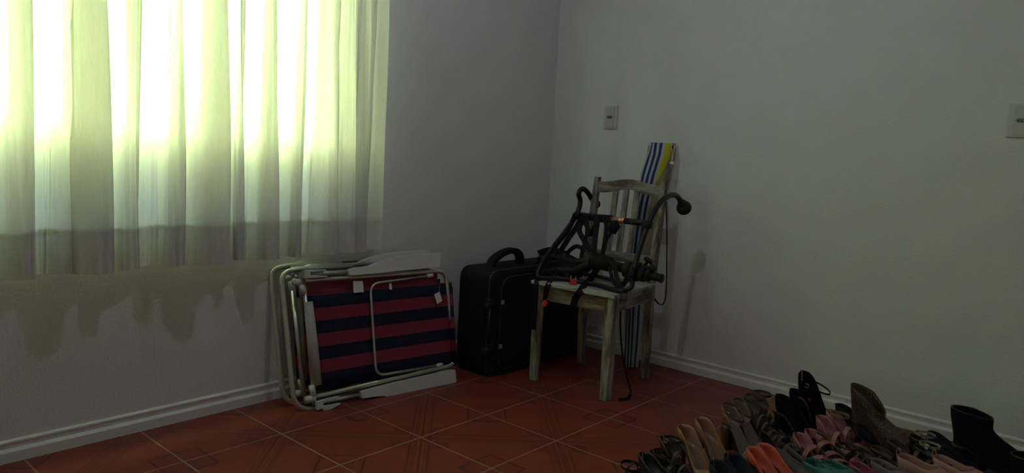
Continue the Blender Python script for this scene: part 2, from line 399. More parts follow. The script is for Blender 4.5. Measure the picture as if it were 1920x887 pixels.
# ------------------------------------------------------------------ hanging bulb lamp
lamp = thing('pendant_lamp', 'bare light bulb hanging on a short cord from the white ceiling', 'lamp', (LAMP_POS[0], LAMP_POS[1], H))
MB().tube([(0, 0, 0), (0, 0, -.15)], .003, 8).build('cord', web, lamp)
MB().lathe([(.045, 0), (.045, -.012), (.02, -.025)], seg=24).build('ceiling_rose', plas, lamp, smooth=True)
MB().lathe([(.010, -.145), (.018, -.15), (.018, -.195), (.015, -.20)], seg=20).build('socket', plas, lamp, smooth=True)
bm_ = bpy.data.materials.new('lit_bulb_glass'); bm_.use_nodes = True
bb = bm_.node_tree.nodes['Principled BSDF']; bb.inputs['Base Color'].default_value = (.9, .88, .8, 1); bb.inputs['Emission Color'].default_value = (*LAMP_COL, 1); bb.inputs['Emission Strength'].default_value = 6
MB().lathe([(.013, -.20), (.016, -.21), (.027, -.225), (.027, -.24), (.018, -.250), (.001, -.253)], seg=24).build('bulb', bm_, lamp, smooth=True)

# ------------------------------------------------------------------ wall sockets
def socket(name, label, y0, y1, z0, z1, inner):
    yc, zc = (y0 + y1) / 2, (z0 + z1) / 2; W, Hh = abs(y1 - y0), z1 - z0
    t = thing(name, label, 'wall socket', (0, yc, zc))
    MB().box((-.005, 0, 0), (.010, W, Hh)).build('plate', plas, t, bevel=.003)
    f = MB().box((-.0115, .0, 0), (.004, W * .62, Hh * .86)).build('face', plas_d, t, bevel=.0015)
    hexa = [(-.0145, a, b) for a, b in ((-.020, 0), (-.013, -.0085), (.013, -.0085), (.020, 0), (.013, .0085), (-.013, .0085))]
    r = MB().prism(hexa, (1, 0, 0), .002).build('recess', greytag, f)
    for a, b in ((-.0095, 0), (0, -.003), (.0095, 0)):
        MB().lathe([(.0024, 0), (.0024, .0012)], (-.0152, a, b), (1, 0, 0), 10).build('pin_hole', blk, r)
socket('wall_outlet', 'small white power outlet plate on right wall above the chair', -.343, -.432, 1.207, 1.331, 0)
socket('wall_outlet', 'white power outlet plate at far right edge of the picture', -2.169, -2.262, 1.205, 1.329, 0)
# ------------------------------------------------------------------ folded beach chairs
def stripe_material():
    m = bpy.data.materials.new('red_navy_sling'); m.use_nodes = True; t = m.node_tree; b = t.nodes['Principled BSDF']
    tc = N(t, 'ShaderNodeTexCoord'); sp = N(t, 'ShaderNodeSeparateXYZ'); t.links.new(tc.outputs['Object'], sp.inputs[0])
    # stripes run lengthwise; local z is the height on the sling
    k = M_(t, 'DIVIDE', M_(t, 'SUBTRACT', sp.outputs[2], .0865), .1035)
    fr = M_(t, 'FRACT', k)
    n = N(t, 'ShaderNodeTexNoise'); n.inputs['Scale'].default_value = 200; t.links.new(tc.outputs['Object'], n.inputs['Vector'])
    red = mixc(t, n.outputs['Fac'], (.200, .030, .050), (.255, .040, .062)); nav = mixc(t, n.outputs['Fac'], (.010, .012, .030), (.015, .018, .042))
    t.links.new(mixc(t, M_(t, 'MULTIPLY', M_(t, 'GREATER_THAN', fr, .5), M_(t, 'GREATER_THAN', sp.outputs[2], .10)), nav, red), b.inputs['Base Color'])
    b.inputs['Roughness'].default_value = .7; b.inputs['Specular IOR Level'].default_value = .2
    return m
sling_m = stripe_material()
piping_m = mat('grey_canvas_sleeve', (.46, .45, .42), .8)
CA0 = Vector((-1.70, -.215, 0)); CA1 = Vector((-1.03, -.31, 0))
cu_ = (CA1 - CA0).normalized(); a_ = R(10)
ch_ = Vector((-cu_.y, cu_.x, 0)); cv_ = Vector((0, 0, 1)) * math.cos(a_) + ch_ * math.sin(a_); cn_ = cu_.cross(cv_)
# local frame: x along the chair, z up its face, -y... the face normal
def cpx(px, py, wv=0.0):
    P = on(px, py, CA0 + cn_ * wv, cn_) - CA0
    return Vector((P.dot(cu_), -wv, P.dot(cv_)))
def beach_chair(label, off):
    t = bpy.data.objects.new('beach_chair', None); COL.objects.link(t)
    M = Matrix(((cu_.x, -cn_.x, cv_.x, CA0.x + off[0]), (cu_.y, -cn_.y, cv_.y, CA0.y + off[1]), (cu_.z, -cn_.z, cv_.z, CA0.z + off[2]), (0, 0, 0, 1)))
    t.matrix_world = M; MW[t.name] = M
    tag(t, label, 'beach chair', 'folded beach chairs leaning on the left wall')
    C = lambda q, wv=0: cpx(q[0], q[1], wv)
    def path(pts, wv, r): return rounded([C(p, wv) for p in pts], r)
    # outer leg loop (left end U) in the rear layer
    p = rounded([C((660, 500), -.03), C((560, 504), -.03), C((527, 512), -.028), C((552, 764), -.012), C((598, 769), -.01), C((688, 747), -.012)], .055, 8)
    MB().tube(p, .0105, 12).build('leg_frame', alu, t, smooth=True)
    p = rounded([C((700, 495), -.045), C((577, 499), -.045), C((562, 507), -.045), C((566, 560), -.045)], .03, 6)
    MB().tube(p, .009, 10).build('rear_leg_frame', alu, t, smooth=True)
    p = rounded([C((568, 540), -.045), C((598, 742), -.035)], .03, 6)
    MB().tube(p, .009, 10).build('cross_bar', alu, t, smooth=True)
    p = rounded([C((548, 545), -.055), C((572, 752), -.045)], .03, 6)
    MB().tube(p, .009, 10).build('cross_bar', alu, t, smooth=True)
    # sling frame
    p = rounded([C((573, 526)), C((835, 508)), C((854, 683)), C((590, 744))], .045, 8)
    MB().tube(p, .0095, 12).build('sling_frame', alu, t, smooth=True)
    # left white sleeved bar
    MB().tube([C((570, 530), .002), C((588, 744), .002)], .0085, 10).build('end_bar', alu, t, smooth=True)
    sl = MB(); A, B = C((577, 566), .006), C((594, 722), .006)
    sl.loft([[q + Vector((dx, dy, 0)) for dx, dy in ((-.016, .006), (-.014, -.008), (.004, -.013), (.018, -.008), (.020, .004))] for q in (A, (A + B) / 2 + Vector((.002, 0, 0)), B)])
    sl.build('sleeve', piping_m, t, smooth=True)
    # sling cloth: front panel, and the panel behind it
    def cloth(u0, u1, v0, v1, w0, bul, name, nn=14, mm=8):
        rows = []
        for i in range(nn + 1):
            u = u0 + (u1 - u0) * i / nn
            rows.append([Vector((u, -(w0 - bul * math.sin(math.pi * j / mm) * (.4 + .6 * math.sin(math.pi * i / nn)) + .0015 * math.sin(i * 1.7 + j)), v0 + (v1 - v0) * j / mm)) for j in range(mm + 1)])
        MB().loft(rows, closed=False, cap=False).build(name, sling_m, t, smooth=True, solid=.0022)
    cloth(.012, .702, .072, .452, .004, .010, 'front_sling')
    cloth(-.012, .640, .100, .500, -.020, .004, 'back_sling')
    # sleeve of the sling round the right hand tube
    MB().tube([Vector((.690, -.001, .085)), Vector((.692, -.001, .43))], .0135, 10).build('sling_sleeve', sling_m, t, smooth=True)
    # armrests
    def arm(top, bot, wv, name='armrest'):
        tp = smooth([C(q, wv) for q in top], 4); bt = smooth([C(q, wv) for q in bot], 4)
        poly = tp + bt[::-1]
        MB().prism(poly, (0, -1, 0), .026).build(name, plas, t, bevel=.007, seg=3)
    arm([(648, 506), (662, 502), (686, 499), (706, 491), (728, 484), (760, 479), (815, 475), (821, 477)], [(650, 517), (690, 514), (740, 509), (819, 501)], .004)
    arm([(673, 733), (720, 720), (790, 704), (838, 693), (848, 693)], [(674, 746), (708, 742), (738, 744), (768, 741), (805, 732), (843, 718), (850, 714)], -.004)
    # support tubes running into the armrests
    MB().tube([C((572, 514), .006), C((655, 510), .006)], .010, 12).build('arm_tube', alu, t, smooth=True)
    MB().tube([C((592, 757), .002), C((680, 739), .002)], .009, 12).build('arm_tube', alu, t, smooth=True)
    # forked white joints at the ends of the arms
    def fork(a, b, c, d, e, wv):
        m = MB()
        m.prism([C(q, wv) for q in (a, b, c, d)], (0, -1, 0), .024)
        m.prism([C(q, wv) for q in (b, (e[0], b[1] + e[1]), (e[0], b[1] + e[1] + 2.5), (b[0], b[1] + 5))], (0, -1, 0), .024)
        m.prism([C(q, wv) for q in ((c[0], c[1] - 5), (e[0] + 2, c[1] + e[1] - 2.5), (e[0] + 2, c[1] + e[1]), c)], (0, -1, 0), .024)
        m.build('joint', plas_d, t, bevel=.0015)
    fork((565, 507), (577, 506.5), (577, 521), (566, 522), (607, -1), .012)
    fork((590, 752), (602, 750), (601, 765), (591, 768), (632, -8), .010)
    # hinge blocks at the left corners of the sling frame
    for q0, q1, q2 in (((549, 528), (566, 531), (563, 523)), ((573, 750), (590, 747), (590, 742))):
        MB().tube([C(q0, .0), C(q1, .0)], .014, 12).build('hinge', plas_d, t, smooth=True)
    MB().tube([C((565, 534), .003), C((568, 552), .003)], .012, 12).build('collar', plas, t, smooth=True)
    MB().tube([C((584, 722), .003), C((588, 740), .003)], .012, 12).build('collar', plas, t, smooth=True)
    # small folding stand of thin tube lying over the sling
    p = rounded([C((810, 517), .020), C((694, 532), .020), C((705, 705), .022), C((826, 684), .022)], .045, 8)
    stnd = MB().tube(p, .0055, 10).build('stand', alu, t, smooth=True)
    for q0, q1 in (((801, 518), (811, 516.5)), ((818, 686), (829, 683.5))):
        MB().tube([C(q0, .020), C(q1, .020)], .0085, 10).build('end_cap', plas, stnd, smooth=True)
    # tags
    m = MB(); m.prism([C(q, .012) for q in ((662, 527), (680, 527), (682, 548), (663, 549))], (0, -1, 0), .001); m.build('care_label', tagm, t)
    m = MB(); m.prism([C(q, .024) for q in ((814, 552), (824, 547), (829, 564), (820, 570))], (0, -1, 0), .001)
    m.tube([C((823, 548), .024), C((824, 536), .018)], .0006, 5); m.build('price_tag', tagm, t)
    m = MB(); m.prism([C(q, .010) for q in ((729, 531), (733, 531), (734, 543), (729, 543))], (0, -1, 0), .006); m.build('clip', tagm, t, bevel=.001)
    return t
beach_chair('folded aluminium beach chair with red and navy striped sling, front one of the two', (0, 0, 0))
beach_chair('rear folded aluminium beach chair, mostly hidden between the striped chair and wall', (.0, .078, .0035))

# ------------------------------------------------------------------ black suitcase
sc_ = thing('suitcase', 'large black fabric suitcase standing on its long side between beach chairs and wooden chair', 'suitcase', (-.48, -.28, 0))
def rbox(mb, x0, x1, y0, y1, z0, z1, r, k=6):
    """box lofted in y with rounded corners in xz"""
    def ring(y, ins):
        out = []
        for cx, cz, a0 in ((x1 - r, z1 - r, 0), (x0 + r, z1 - r, 90), (x0 + r, z0 + r, 180), (x1 - r, z0 + r, 270)):
            for j in range(k + 1):
                a = R(a0 + 90 * j / k); out.append(Vector((cx + math.cos(a) * (r - ins), y, cz + math.sin(a) * (r - ins))))
        return out
    mb.loft([ring(y0, .02), ring(y0 + .004, .010), ring(y0 + .014, 0), ring(y1 - .014, 0), ring(y1 - .004, .010), ring(y1, .02)])
m = MB(); rbox(m, -.885, -.115, -.385, -.17, 0.0, .505, .055); m.build('body', blk, sc_, smooth=True, world=True, bevel=0)
m = MB(); rbox(m, -.83, -.17, -.408, -.36, .03, .475, .06); m.build('front_pocket', blk, sc_, smooth=True, world=True)
def loop(x0, x1, y, z0, z1, r, k=6):
    out = []
    for cx, cz, a0 in ((x1 - r, z1 - r, 0), (x0 + r, z1 - r, 90), (x0 + r, z0 + r, 180), (x1 - r, z0 + r, 270)):
        for j in range(k + 1):
            a = R(a0 + 90 * j / k); out.append(Vector((cx + math.cos(a) * r, y, cz + math.sin(a) * r)))
    return out
pipm = mat('dark_piping', (.03, .03, .035), .4)
MB().tube(loop(-.884, -.116, -.374, .002, .503, .055), .004, 6, closed=True).build('piping', pipm, sc_, smooth=True, world=True)
MB().tube(loop(-.828, -.172, -.402, .032, .473, .06), .003, 6, closed=True).build('piping', pipm, sc_, smooth=True, world=True)
glossblk = mat('glossy_black_plastic', (.02, .02, .022), .25)
for zc in (.355, .145):
    g = MB().box((-.868, -.372, zc), (.060, .040, .062)).build('wheel_housing', glossblk, sc_, world=True, bevel=.014)
    MB().lathe([(.012, -.012), (.024, -.010), (.024, .010), (.012, .012)], (-.894, -.385, zc - .012), (0, 1, .0), 18).build('wheel', rubber, g, smooth=True, world=True)
    MB().box((-.826, -.411, zc + .006), (.022, .002, .020)).build('label', mat('pale_label', (.30, .30, .29), .6), sc_, world=True)
MB().tube([(-.893, -.392, .17), (-.899, -.398, .25), (-.893, -.392, .335)], .006, 8).build('side_handle', glossblk, sc_, smooth=True, world=True)
p = smooth([(-.78, -.28, .50), (-.765, -.28, .535), (-.70, -.28, .565), (-.62, -.28, .575), (-.575, -.28, .55), (-.56, -.28, .50)], 6)
MB().ribbon(p, .045, .024, side=(0, 1, 0)).build('carry_handle', blk, sc_, smooth=True, world=True, bevel=.006)

# ------------------------------------------------------------------ wooden chair
wc = thing('wooden_chair', 'distressed white painted wooden chair with slatted back loaded with a bike rack', 'chair', (-.5, -.72, 0))
SZ = .473
FL, FR, BR, BL = Vector((-.718, -.535, 0)), Vector((-.692, -.918, 0)), Vector((-.294, -.872, 0)), Vector((-.335, -.520, 0))
def leg(a, top, w0, w1, name, m):
    mb = MB(); a = Vector(a); b = Vector(top)
    mb.add([a + Vector((i * w0 / 2, j * w0 / 2, 0)) for i, j in ((-1, -1), (1, -1), (1, 1), (-1, 1))] + [b + Vector((i * w1 / 2, j * w1 / 2, 0)) for i, j in ((-1, -1), (1, -1), (1, 1), (-1, 1))],
           [(3, 2, 1, 0), (4, 5, 6, 7), (0, 1, 5, 4), (1, 2, 6, 5), (2, 3, 7, 6), (3, 0, 4, 7)])
    return mb.build(name, m, wc, world=True, bevel=.003)
leg(FL, FL + Vector((.0, .0, SZ - .018)), .034, .040, 'leg', wood_z)
leg(FR, FR + Vector((.0, .0, SZ - .018)), .040, .046, 'leg', wood_z)
TOPZ = .955
def post(base, lean):
    mb = MB(); rings = []
    for z, dx, w, d in ((0, .012, .030, .032), (.25, .0, .034, .036), (SZ, 0, .034, .038), (.60, lean * .3, .032, .034), (.80, lean * .72, .030, .030), (TOPZ, lean, .028, .026)):
        c = base + Vector((dx, 0, z)); rings.append([c + Vector((i * d / 2, j * w / 2, 0)) for i, j in ((-1, -1), (1, -1), (1, 1), (-1, 1))])
    mb.loft(rings); mb.build('back_leg', wood_z, wc, world=True, bevel=.003)
LEAN = .055
post(BR, LEAN); post(BL, LEAN)
# seat board with slightly uneven worn edges
corners = [FL + Vector((-.030, .028, 0)), FR + Vector((-.034, -.034, 0)), BR + Vector((.0, -.028, 0)), BL + Vector((.0, .026, 0))]
poly = []
rs = random.Random(4)
for i in range(4):
    a, b = corners[i], corners[(i + 1) % 4]; d = (b - a); nn = Vector((d.y, -d.x, 0)).normalized()
    for j in range(14):
        q = a + d * (j / 14) + nn * rs.uniform(-.0018, .0018); poly.append(Vector((q.x, q.y, SZ - .017)))
MB().prism(poly, (0, 0, 1), .017).build('seat', seat_m, wc, world=True, bevel=.003)
def apron(a, b, off, m, name='apron'):
    MB().beam(a + off + Vector((0, 0, SZ - .052)), b + off + Vector((0, 0, SZ - .052)), .018, .066).build(name, m, wc, world=True, bevel=.0015)
apron(FL, FR, Vector((-.006, 0, 0)), apron_m); apron(FR, BR, Vector((0, -.006, 0)), wood_x); apron(BR, BL, Vector((0, 0, 0)), wood_y); apron(BL, FL, Vector((0, .004, 0)), wood_x)
# crest rail: arched
def backpt(f, z):      # f 0..1 from BL to BR in the leaning plane of the back
    k = max(0, (z - SZ)) / (TOPZ - SZ)
    return BL + (BR - BL) * f + Vector((LEAN * k, 0, z))
def rail(zb, zt, name, th=.018, m=wood_y):
    n = 20; vs = []
    f0, f1 = .035, .965
    front = []; 
    for i in range(n + 1):
        f = f0 + (f1 - f0) * i / n; front.append((backpt(f, zb(f)), backpt(f, zt(f))))
    rings = [[a + Vector((-th / 2, 0, 0)), b + Vector((-th / 2, 0, 0)), b + Vector((th / 2, 0, 0)), a + Vector((th / 2, 0, 0))] for a, b in front]
    MB().loft(rings).build(name, m, wc, world=True, bevel=.002)
arch = lambda f: math.exp(-((f - .5) / .24) ** 2)
rail(lambda f: .878 + .026 * arch(f), lambda f: .932 + .022 * arch(f), 'crest_rail')
rail(lambda f: .553, lambda f: .598, 'lower_rail')
for f in (.31, .47, .63):
    a, b = backpt(f, .590), backpt(f, .885 + .026 * arch(f))
    MB().beam(a, b, .030, .011, up=(1, 0, 0)).build('slat', wood_z, wc, world=True, bevel=.002)

# ------------------------------------------------------------------ striped parasol bag
def bag_material():
    m = bpy.data.materials.new('striped_bag_cloth'); m.use_nodes = True; t = m.node_tree; b = t.nodes['Principled BSDF']
    at = N(t, 'ShaderNodeAttribute', attribute_name='across'); r = N(t, 'ShaderNodeValToRGB'); r.color_ramp.interpolation = 'CONSTANT'
    nv, wh, ye, tn = (.020, .045, .16), (.46, .48, .50), (.58, .52, .03), (.33, .28, .18)
    stops = [(0, wh), (.072, nv), (.113, wh), (.148, nv), (.185, wh), (.215, nv), (.252, wh), (.285, ye), (.385, tn), (.395, nv), (.50, tn), (.70, wh), (.85, tn)]
    el = r.color_ramp.elements; el[0].position = 0; el[0].color = (*stops[0][1], 1); el[1].position = stops[1][0]; el[1].color = (*stops[1][1], 1)
    for p_, c_ in stops[2:]:
        k = el.new(p_); k.color = (*c_, 1)
    t.links.new(at.outputs['Fac'], r.inputs[0])
    tc = N(t, 'ShaderNodeTexCoord'); sp = N(t, 'ShaderNodeSeparateXYZ'); t.links.new(tc.outputs['Object'], sp.inputs[0])
    low = M_(t, 'LESS_THAN', M_(t, 'ADD', sp.outputs[2], M_(t, 'MULTIPLY', at.outputs['Fac'], -1.3)), .555)      # the yellow field ends in a slanting seam
    side = M_(t, 'MULTIPLY', M_(t, 'MULTIPLY', low, M_(t, 'GREATER_THAN', sp.outputs[2], .48)), M_(t, 'GREATER_THAN', at.outputs['Fac'], .28))
    foot = M_(t, 'MULTIPLY', M_(t, 'LESS_THAN', sp.outputs[2], .48), M_(t, 'GREATER_THAN', at.outputs['Fac'], .285))
    band = M_(t, 'LESS_THAN', M_(t, 'ABSOLUTE', M_(t, 'SUBTRACT', at.outputs['Fac'], .335)), .022)
    cc = mixc(t, foot, r.outputs[0], mixc(t, band, wh, nv))
    t.links.new(mixc(t, side, cc, tn), b.inputs['Base Color']); b.inputs['Roughness'].default_value = .75; b.inputs['Specular IOR Level'].default_value = .2
    return m
bag = thing('parasol_bag', 'tall beach parasol in navy, white and yellow striped bag leaning behind wooden chair', 'parasol', (-.14, -.74, 0))
# local x is the direction across the face of the bag as one sees it, the bag leans back on the right wall
segs = 28; rings = []
spine = [((1183, 688), (.036, .030), -.16), ((1186, 640), (.040, .034), -.15), ((1190, 560), (.046, .038), -.135), ((1200, 470), (.054, .042), -.115), ((1212, 390), (.060, .044), -.095), ((1226, 330), (.064, .044), -.08), ((1238, 290), (.064, .036), -.065), ((1242, 268), (.064, .016), -.055)]
cx = []
across = Vector((.52, -.85, 0)).normalized(); deep = Vector((.85, .52, 0)).normalized()
for (q, (rw, rd), x) in spine:
    c = onx(q[0], q[1], x); c.z = max(c.z, 0.004); cx.append((c, rw, rd))
fr_ = []
for i in range(len(cx) - 1):
    for j in range(4):
        t_ = j / 4; fr_.append((cx[i][0].lerp(cx[i + 1][0], t_), cx[i][1] * (1 - t_) + cx[i + 1][1] * t_, cx[i][2] * (1 - t_) + cx[i + 1][2] * t_))
fr_.append(cx[-1])
rb = random.Random(2)
for i, (c, rw, rd) in enumerate(fr_):
    ring = []
    for k in range(segs):
        a = 2 * math.pi * k / segs
        wob = 1 + .05 * math.sin(3 * a + i * .35) + .03 * math.sin(5 * a - i * .6)
        ring.append(c - across * math.cos(a) * rw * wob - deep * math.sin(a) * rd * wob)
    rings.append(ring)
bmB = MB().loft(rings)
bo = bmB.build('bag', bag_material(), bag, smooth=True, world=True)
at = bo.data.attributes.new('across', 'FLOAT', 'POINT')
inv = MW[bag.name]
for i, v in enumerate(bo.data.vertices):
    wv = inv @ v.co
    # nearest spine frame
    b_ = min(fr_, key=lambda f: abs(f[0].z - wv.z)); d = wv - b_[0]
    a = math.atan2(-d.dot(deep) / b_[2], -d.dot(across) / b_[1]); at.data[i].value = (a / (2 * math.pi)) % 1.0
cordm = mat('white_cord', (.70, .70, .68), .7)
dc = smooth([onx(1260, 270, -.07), onx(1265, 276, -.10), onx(1262, 292, -.11), onx(1260, 304, -.11)], 5)
dc2 = smooth([onx(1258, 272, -.10), onx(1260, 286, -.115), onx(1260, 304, -.11), onx(1258, 314, -.11)], 5)
dstr = MB().tube(dc, .0018, 6).tube(dc2, .0018, 6).build('drawstring', cordm, bag, smooth=True, world=True)
MB().box(onx(1260, 306, -.11), (.012, .020, .014)).build('cord_lock', plas, dstr, world=True, bevel=.003)
st = smooth([onx(1246, 346, -.03), onx(1250, 420, -.06), onx(1250, 500, -.08), onx(1248, 556, -.10), onx(1240, 572, -.12), onx(1228, 562, -.14), onx(1216, 545, -.14)], 6)
n_ = len(st); wd = [.006 + .012 * max(0, (i / n_ - .72)) / .28 for i in range(n_)]
MB().ribbon(st, wd, .0018, side=(.3, -.95, 0)).build('carry_strap', web, bag, world=True)

# ------------------------------------------------------------------ trunk bike rack
rk = thing('bike_rack', 'black tubular car bicycle rack with straps and red buckles lying on wooden chair', 'bike rack', (-.55, -.75, SZ))
YR, YL = -1.0, -.5
ra = smooth([ony(1190, 505, YR), ony(1196, 478, YR), ony(1207, 443, YR), ony(1220, 410, YR), ony(1236, 382, YR), ony(1254, 367, YR), ony(1268, 367, YR), ony(1277, 378, YR), ony(1281, 387, YR)], 5)
arm_r = MB().tube(ra, .0125, 12).build('arm', blkpaint, rk, smooth=True, world=True)
b0, b1 = ony(1279, 382, YR), ony(1288, 403, YR); ax = b1 - b0
MB().lathe([(.016, -.014), (.020, -.008), (.021, .008), (.030, .012), (.034, .022), (.034, .036), (.029, .046), (.010, .053)], b0, ax, 20).build('end_cap', rubber, arm_r, smooth=True, world=True)
la = smooth([ony(1040, 460, YL), ony(1062, 432, YL), ony(1078, 408, YL), ony(1086, 390, YL), ony(1088, 376, YL), ony(1085, 363, YL), ony(1092, 354, YL), ony(1101, 360, YL), ony(1110, 374, YL), ony(1118, 382, YL)], 5)
arm_l = MB().tube(la, .0125, 12).build('arm', blkpaint, rk, smooth=True, world=True)
b0, b1 = ony(1114, 378, YL), ony(1124, 392, YL)
MB().lathe([(.013, -.012), (.016, -.008), (.017, .010), (.022, .014), (.023, .024), (.020, .034), (.008, .038)], b0, b1 - b0, 20).build('end_cap', rubber, arm_l, smooth=True, world=True)
# crossbar between the arms with its reflective sleeve
cb0, cb1 = ony(1076, 404, YL), ony(1216, 419, YR)
cbar = MB().tube([cb0, cb1], .0115, 12).build('crossbar', blkpaint, rk, smooth=True, world=True)
def cbp(px):
    # point of the crossbar seen at pixel column px
    best = min((abs(((cb0.lerp(cb1, k / 200) - CAMP).dot(CR) / (cb0.lerp(cb1, k / 200) - CAMP).dot(CF)) * FOC + 960 - px), k) for k in range(201)); return cb0.lerp(cb1, best[1] / 200)
refl = mat('orange_reflective_sleeve', (.85, .32, .16), .25, .5, noise=.3, nscale=150)
MB().tube([cbp(1148), cbp(1173)], .0135, 14).build('reflective_sleeve', refl, cbar, smooth=True, world=True)
MB().tube([cbp(1173), cbp(1200)], .0145, 14).build('grip_sleeve', rubber, rk, smooth=True, world=True)
MB().lathe([(.018, -.018), (.021, 0), (.018, .018)], ony(1213, 421, YR), (0, 1, 0), 14).build('clamp', rubber, rk, smooth=True, world=True)
# main lower tube with foam roll and clamps
m0, m1 = onx(1106, 486, -.60), onx(1240, 522, -.60)
def mp_(f): return m0.lerp(m1, f)
mtube = MB().tube([mp_(.0), mp_(1)], .0135, 14).build('main_tube', blkpaint, rk, smooth=True, world=True)
MB().tube([mp_(.02), mp_(.10), mp_(.28), mp_(.32)], [.024, .034, .034, .026], 16).build('foam_roll', foam, mtube, smooth=True, world=True)
MB().tube([mp_(.33), mp_(.50)], .021, 14).build('foam_roll', foam, mtube, smooth=True, world=True)
MB().tube([mp_(.86), mp_(.99)], .018, 14).build('grip_sleeve', rubber, mtube, smooth=True, world=True)
MB().tube([mp_(.99), mp_(1.012)], .020, 14).build('end_cap', rubber, mtube, smooth=True, world=True)
for f, r_, l_ in ((.56, .038, .020), (.66, .044, .018), (.76, .036, .016), (.83, .028, .012)):
    c = mp_(f); d = (m1 - m0).normalized()
    MB().lathe([(r_ * .7, -l_), (r_, -l_ * .6), (r_, l_ * .6), (r_ * .7, l_)], c, d, 14).build('hub_clamp', rubber, rk, smooth=True, world=True)
kn = MB(); c = onx(1213, 492, -.56); kn.lathe([(.006, -.03), (.006, 0), (.020, .004), (.022, .014), (.016, .020)], c, (.2, -.4, .8), 12); kn.build('knob', rubber, rk, smooth=True, world=True)
kn = MB(); c = onx(1222, 505, -.60); kn.lathe([(.006, -.03), (.006, 0), (.016, .004), (.017, .016), (.010, .020)], c, (-.3, -.5, .6), 12); kn.build('knob', rubber, rk, smooth=True, world=True)
# base loop resting on the seat
ZB = SZ + .013
bl_ = rounded([ony(1040, 460, YL), ony(1016, 492, YL - .02), onz(1004, 521, ZB), onz(1062, 523, ZB), onz(1120, 534, ZB), onz(1166, 547, ZB), onz(1186, 540, ZB + .02), mp_(.60)], .03, 5)
MB().tube(bl_, .0105, 12).build('base_loop', blkpaint, rk, smooth=True, world=True)
bl2 = rounded([onz(1090, 513, ZB), onz(1130, 520, ZB), onz(1170, 532, ZB + .01), mp_(.68)], .03, 5)
MB().tube(bl2, .009, 10).build('base_loop', blkpaint, rk, smooth=True, world=True)
# cradle arms towards the left, lying over the suitcase side
cr0 = rounded([mp_(.05), onx(1076, 492, -.58), onx(1040, 480, -.52), onx(1012, 486, -.46)], .03, 5)
MB().tube(cr0, .017, 12).build('cradle_arm', rubber, rk, smooth=True, world=True)
cr1 = rounded([mp_(.08), onx(1080, 508, -.60), onx(1046, 506, -.60), onx(1018, 512, -.58)], .03, 5)
MB().tube(cr1, .018, 12).build('cradle_arm', rubber, rk, smooth=True, world=True)
MB().lathe([(.02, -.02), (.034, -.012), (.034, .012), (.02, .02)], onx(1060, 486, -.54), (.1, -1, .1), 12).build('hub_clamp', rubber, rk, smooth=True, world=True)
# straps
def strap(pts, wd, th=.0022, face=(-.75, -.65, .1), name='strap', k=5):
    P = smooth(pts, k); return MB().ribbon(P, wd, th, nrm=face).build(name, web, rk, world=True)
XF = -.752
strap([onx(1012, 512, -.70), onz(1008, 524, SZ + .006), onx(1006, 534, XF), onx(1003, 575, XF), onx(1000, 618, XF)], .024)
strap([onx(1046, 505, -.64), onz(1034, 522, SZ + .008), onx(1026, 534, XF), onx(1022, 550, XF), onx(1021, 562, XF)], .016)
strap([onx(1036, 520, -.70), onx(1030, 540, XF - .004), onx(1023, 562, XF - .002)], .010)
strap([onx(1127, 490, -.62), onx(1118, 506, -.62), onz(1108, 522, SZ + .022), onz(1095, 536, SZ + .010), onx(1086, 549, XF), onx(1079, 560, XF), onx(1075, 574, XF)], .030)
strap([onx(1040, 492, -.58), onx(1056, 506, -.60), onx(1066, 518, -.64)], .020)
strap([onx(1112, 500, -.58), onx(1094, 510, -.60), onz(1080, 522, SZ + .012)], .022)
strap([onx(1100, 508, -.60), onx(1080, 500, -.60), onx(1050, 497, -.60), onx(1016, 500, -.58)], .036)
strap([onx(1096, 500, -.57), onx(1070, 486, -.56), onx(1036, 470, -.52), onx(1010, 476, -.46)], .036)
# from the crossbar down
strap([cbp(1122) + Vector((-.014, 0, .012)), onx(1119, 420, -.53), onx(1116, 446, -.56), onx(1113, 480, -.60)], .026)
strap([cbp(1136) + Vector((-.014, 0, .010)), onx(1137, 425, -.54), onx(1134, 452, -.57), onx(1130, 478, -.60)], .020)
strap([cbp(1144) + Vector((-.014, 0, .010)), onx(1146, 432, -.55), onx(1138, 450, -.57), onx(1131, 478, -.60)], .012)
strap([cbp(1095) + Vector((-.014, 0, .010)), onx(1082, 424, -.46), onx(1064, 450, -.50), onx(1044, 482, -.54)], .026)
strap([cbp(1082) + Vector((-.014, 0, .010)), onx(1066, 430, -.46), onx(1046, 456, -.48), onx(1024, 486, -.52)], .024)
strap([cbp(1092) + Vector((-.014, 0, .006)), onx(1100, 424, -.48), onx(1106, 440, -.52), onx(1113, 430, -.53), cbp(1126) + Vector((-.016, 0, -.005))], .022)
strap([onx(1098, 470, -.58), onx(1082, 462, -.56), onx(1068, 470, -.55), onx(1050, 490, -.55)], .020)
strap([onx(1108, 470, -.57), onx(1096, 452, -.55), onx(1086, 430, -.50), cbp(1100) + Vector((-.014, 0, .006))], .026)
strap([onx(1060, 478, -.54), onx(1040, 474, -.52), onx(1020, 486, -.48), onx(1004, 506, -.50)], .040)
strap([onx(1090, 512, -.60), onx(1066, 514, -.60), onx(1040, 508, -.58), onx(1010, 512, -.58)], .040)
strap([cbp(1104) + Vector((-.014, 0, .006)), onx(1100, 440, -.54), onx(1092, 470, -.57), onx(1088, 500, -.60)], .018)
MB().tube([onx(1150, 414, -.56), onx(1152, 424, -.56), onx(1148, 436, -.56)], [.018, .028, .018], 12).build('strap_roll', web, rk, smooth=True, world=True)
MB().tube([cbp(1080), cbp(1110)], [.020, .017], 10).build('strap_wrap', web, rk, smooth=True, world=True)
MB().tube([cbp(1110), cbp(1146)], [.017, .020], 10).build('strap_wrap', web, rk, smooth=True, world=True)
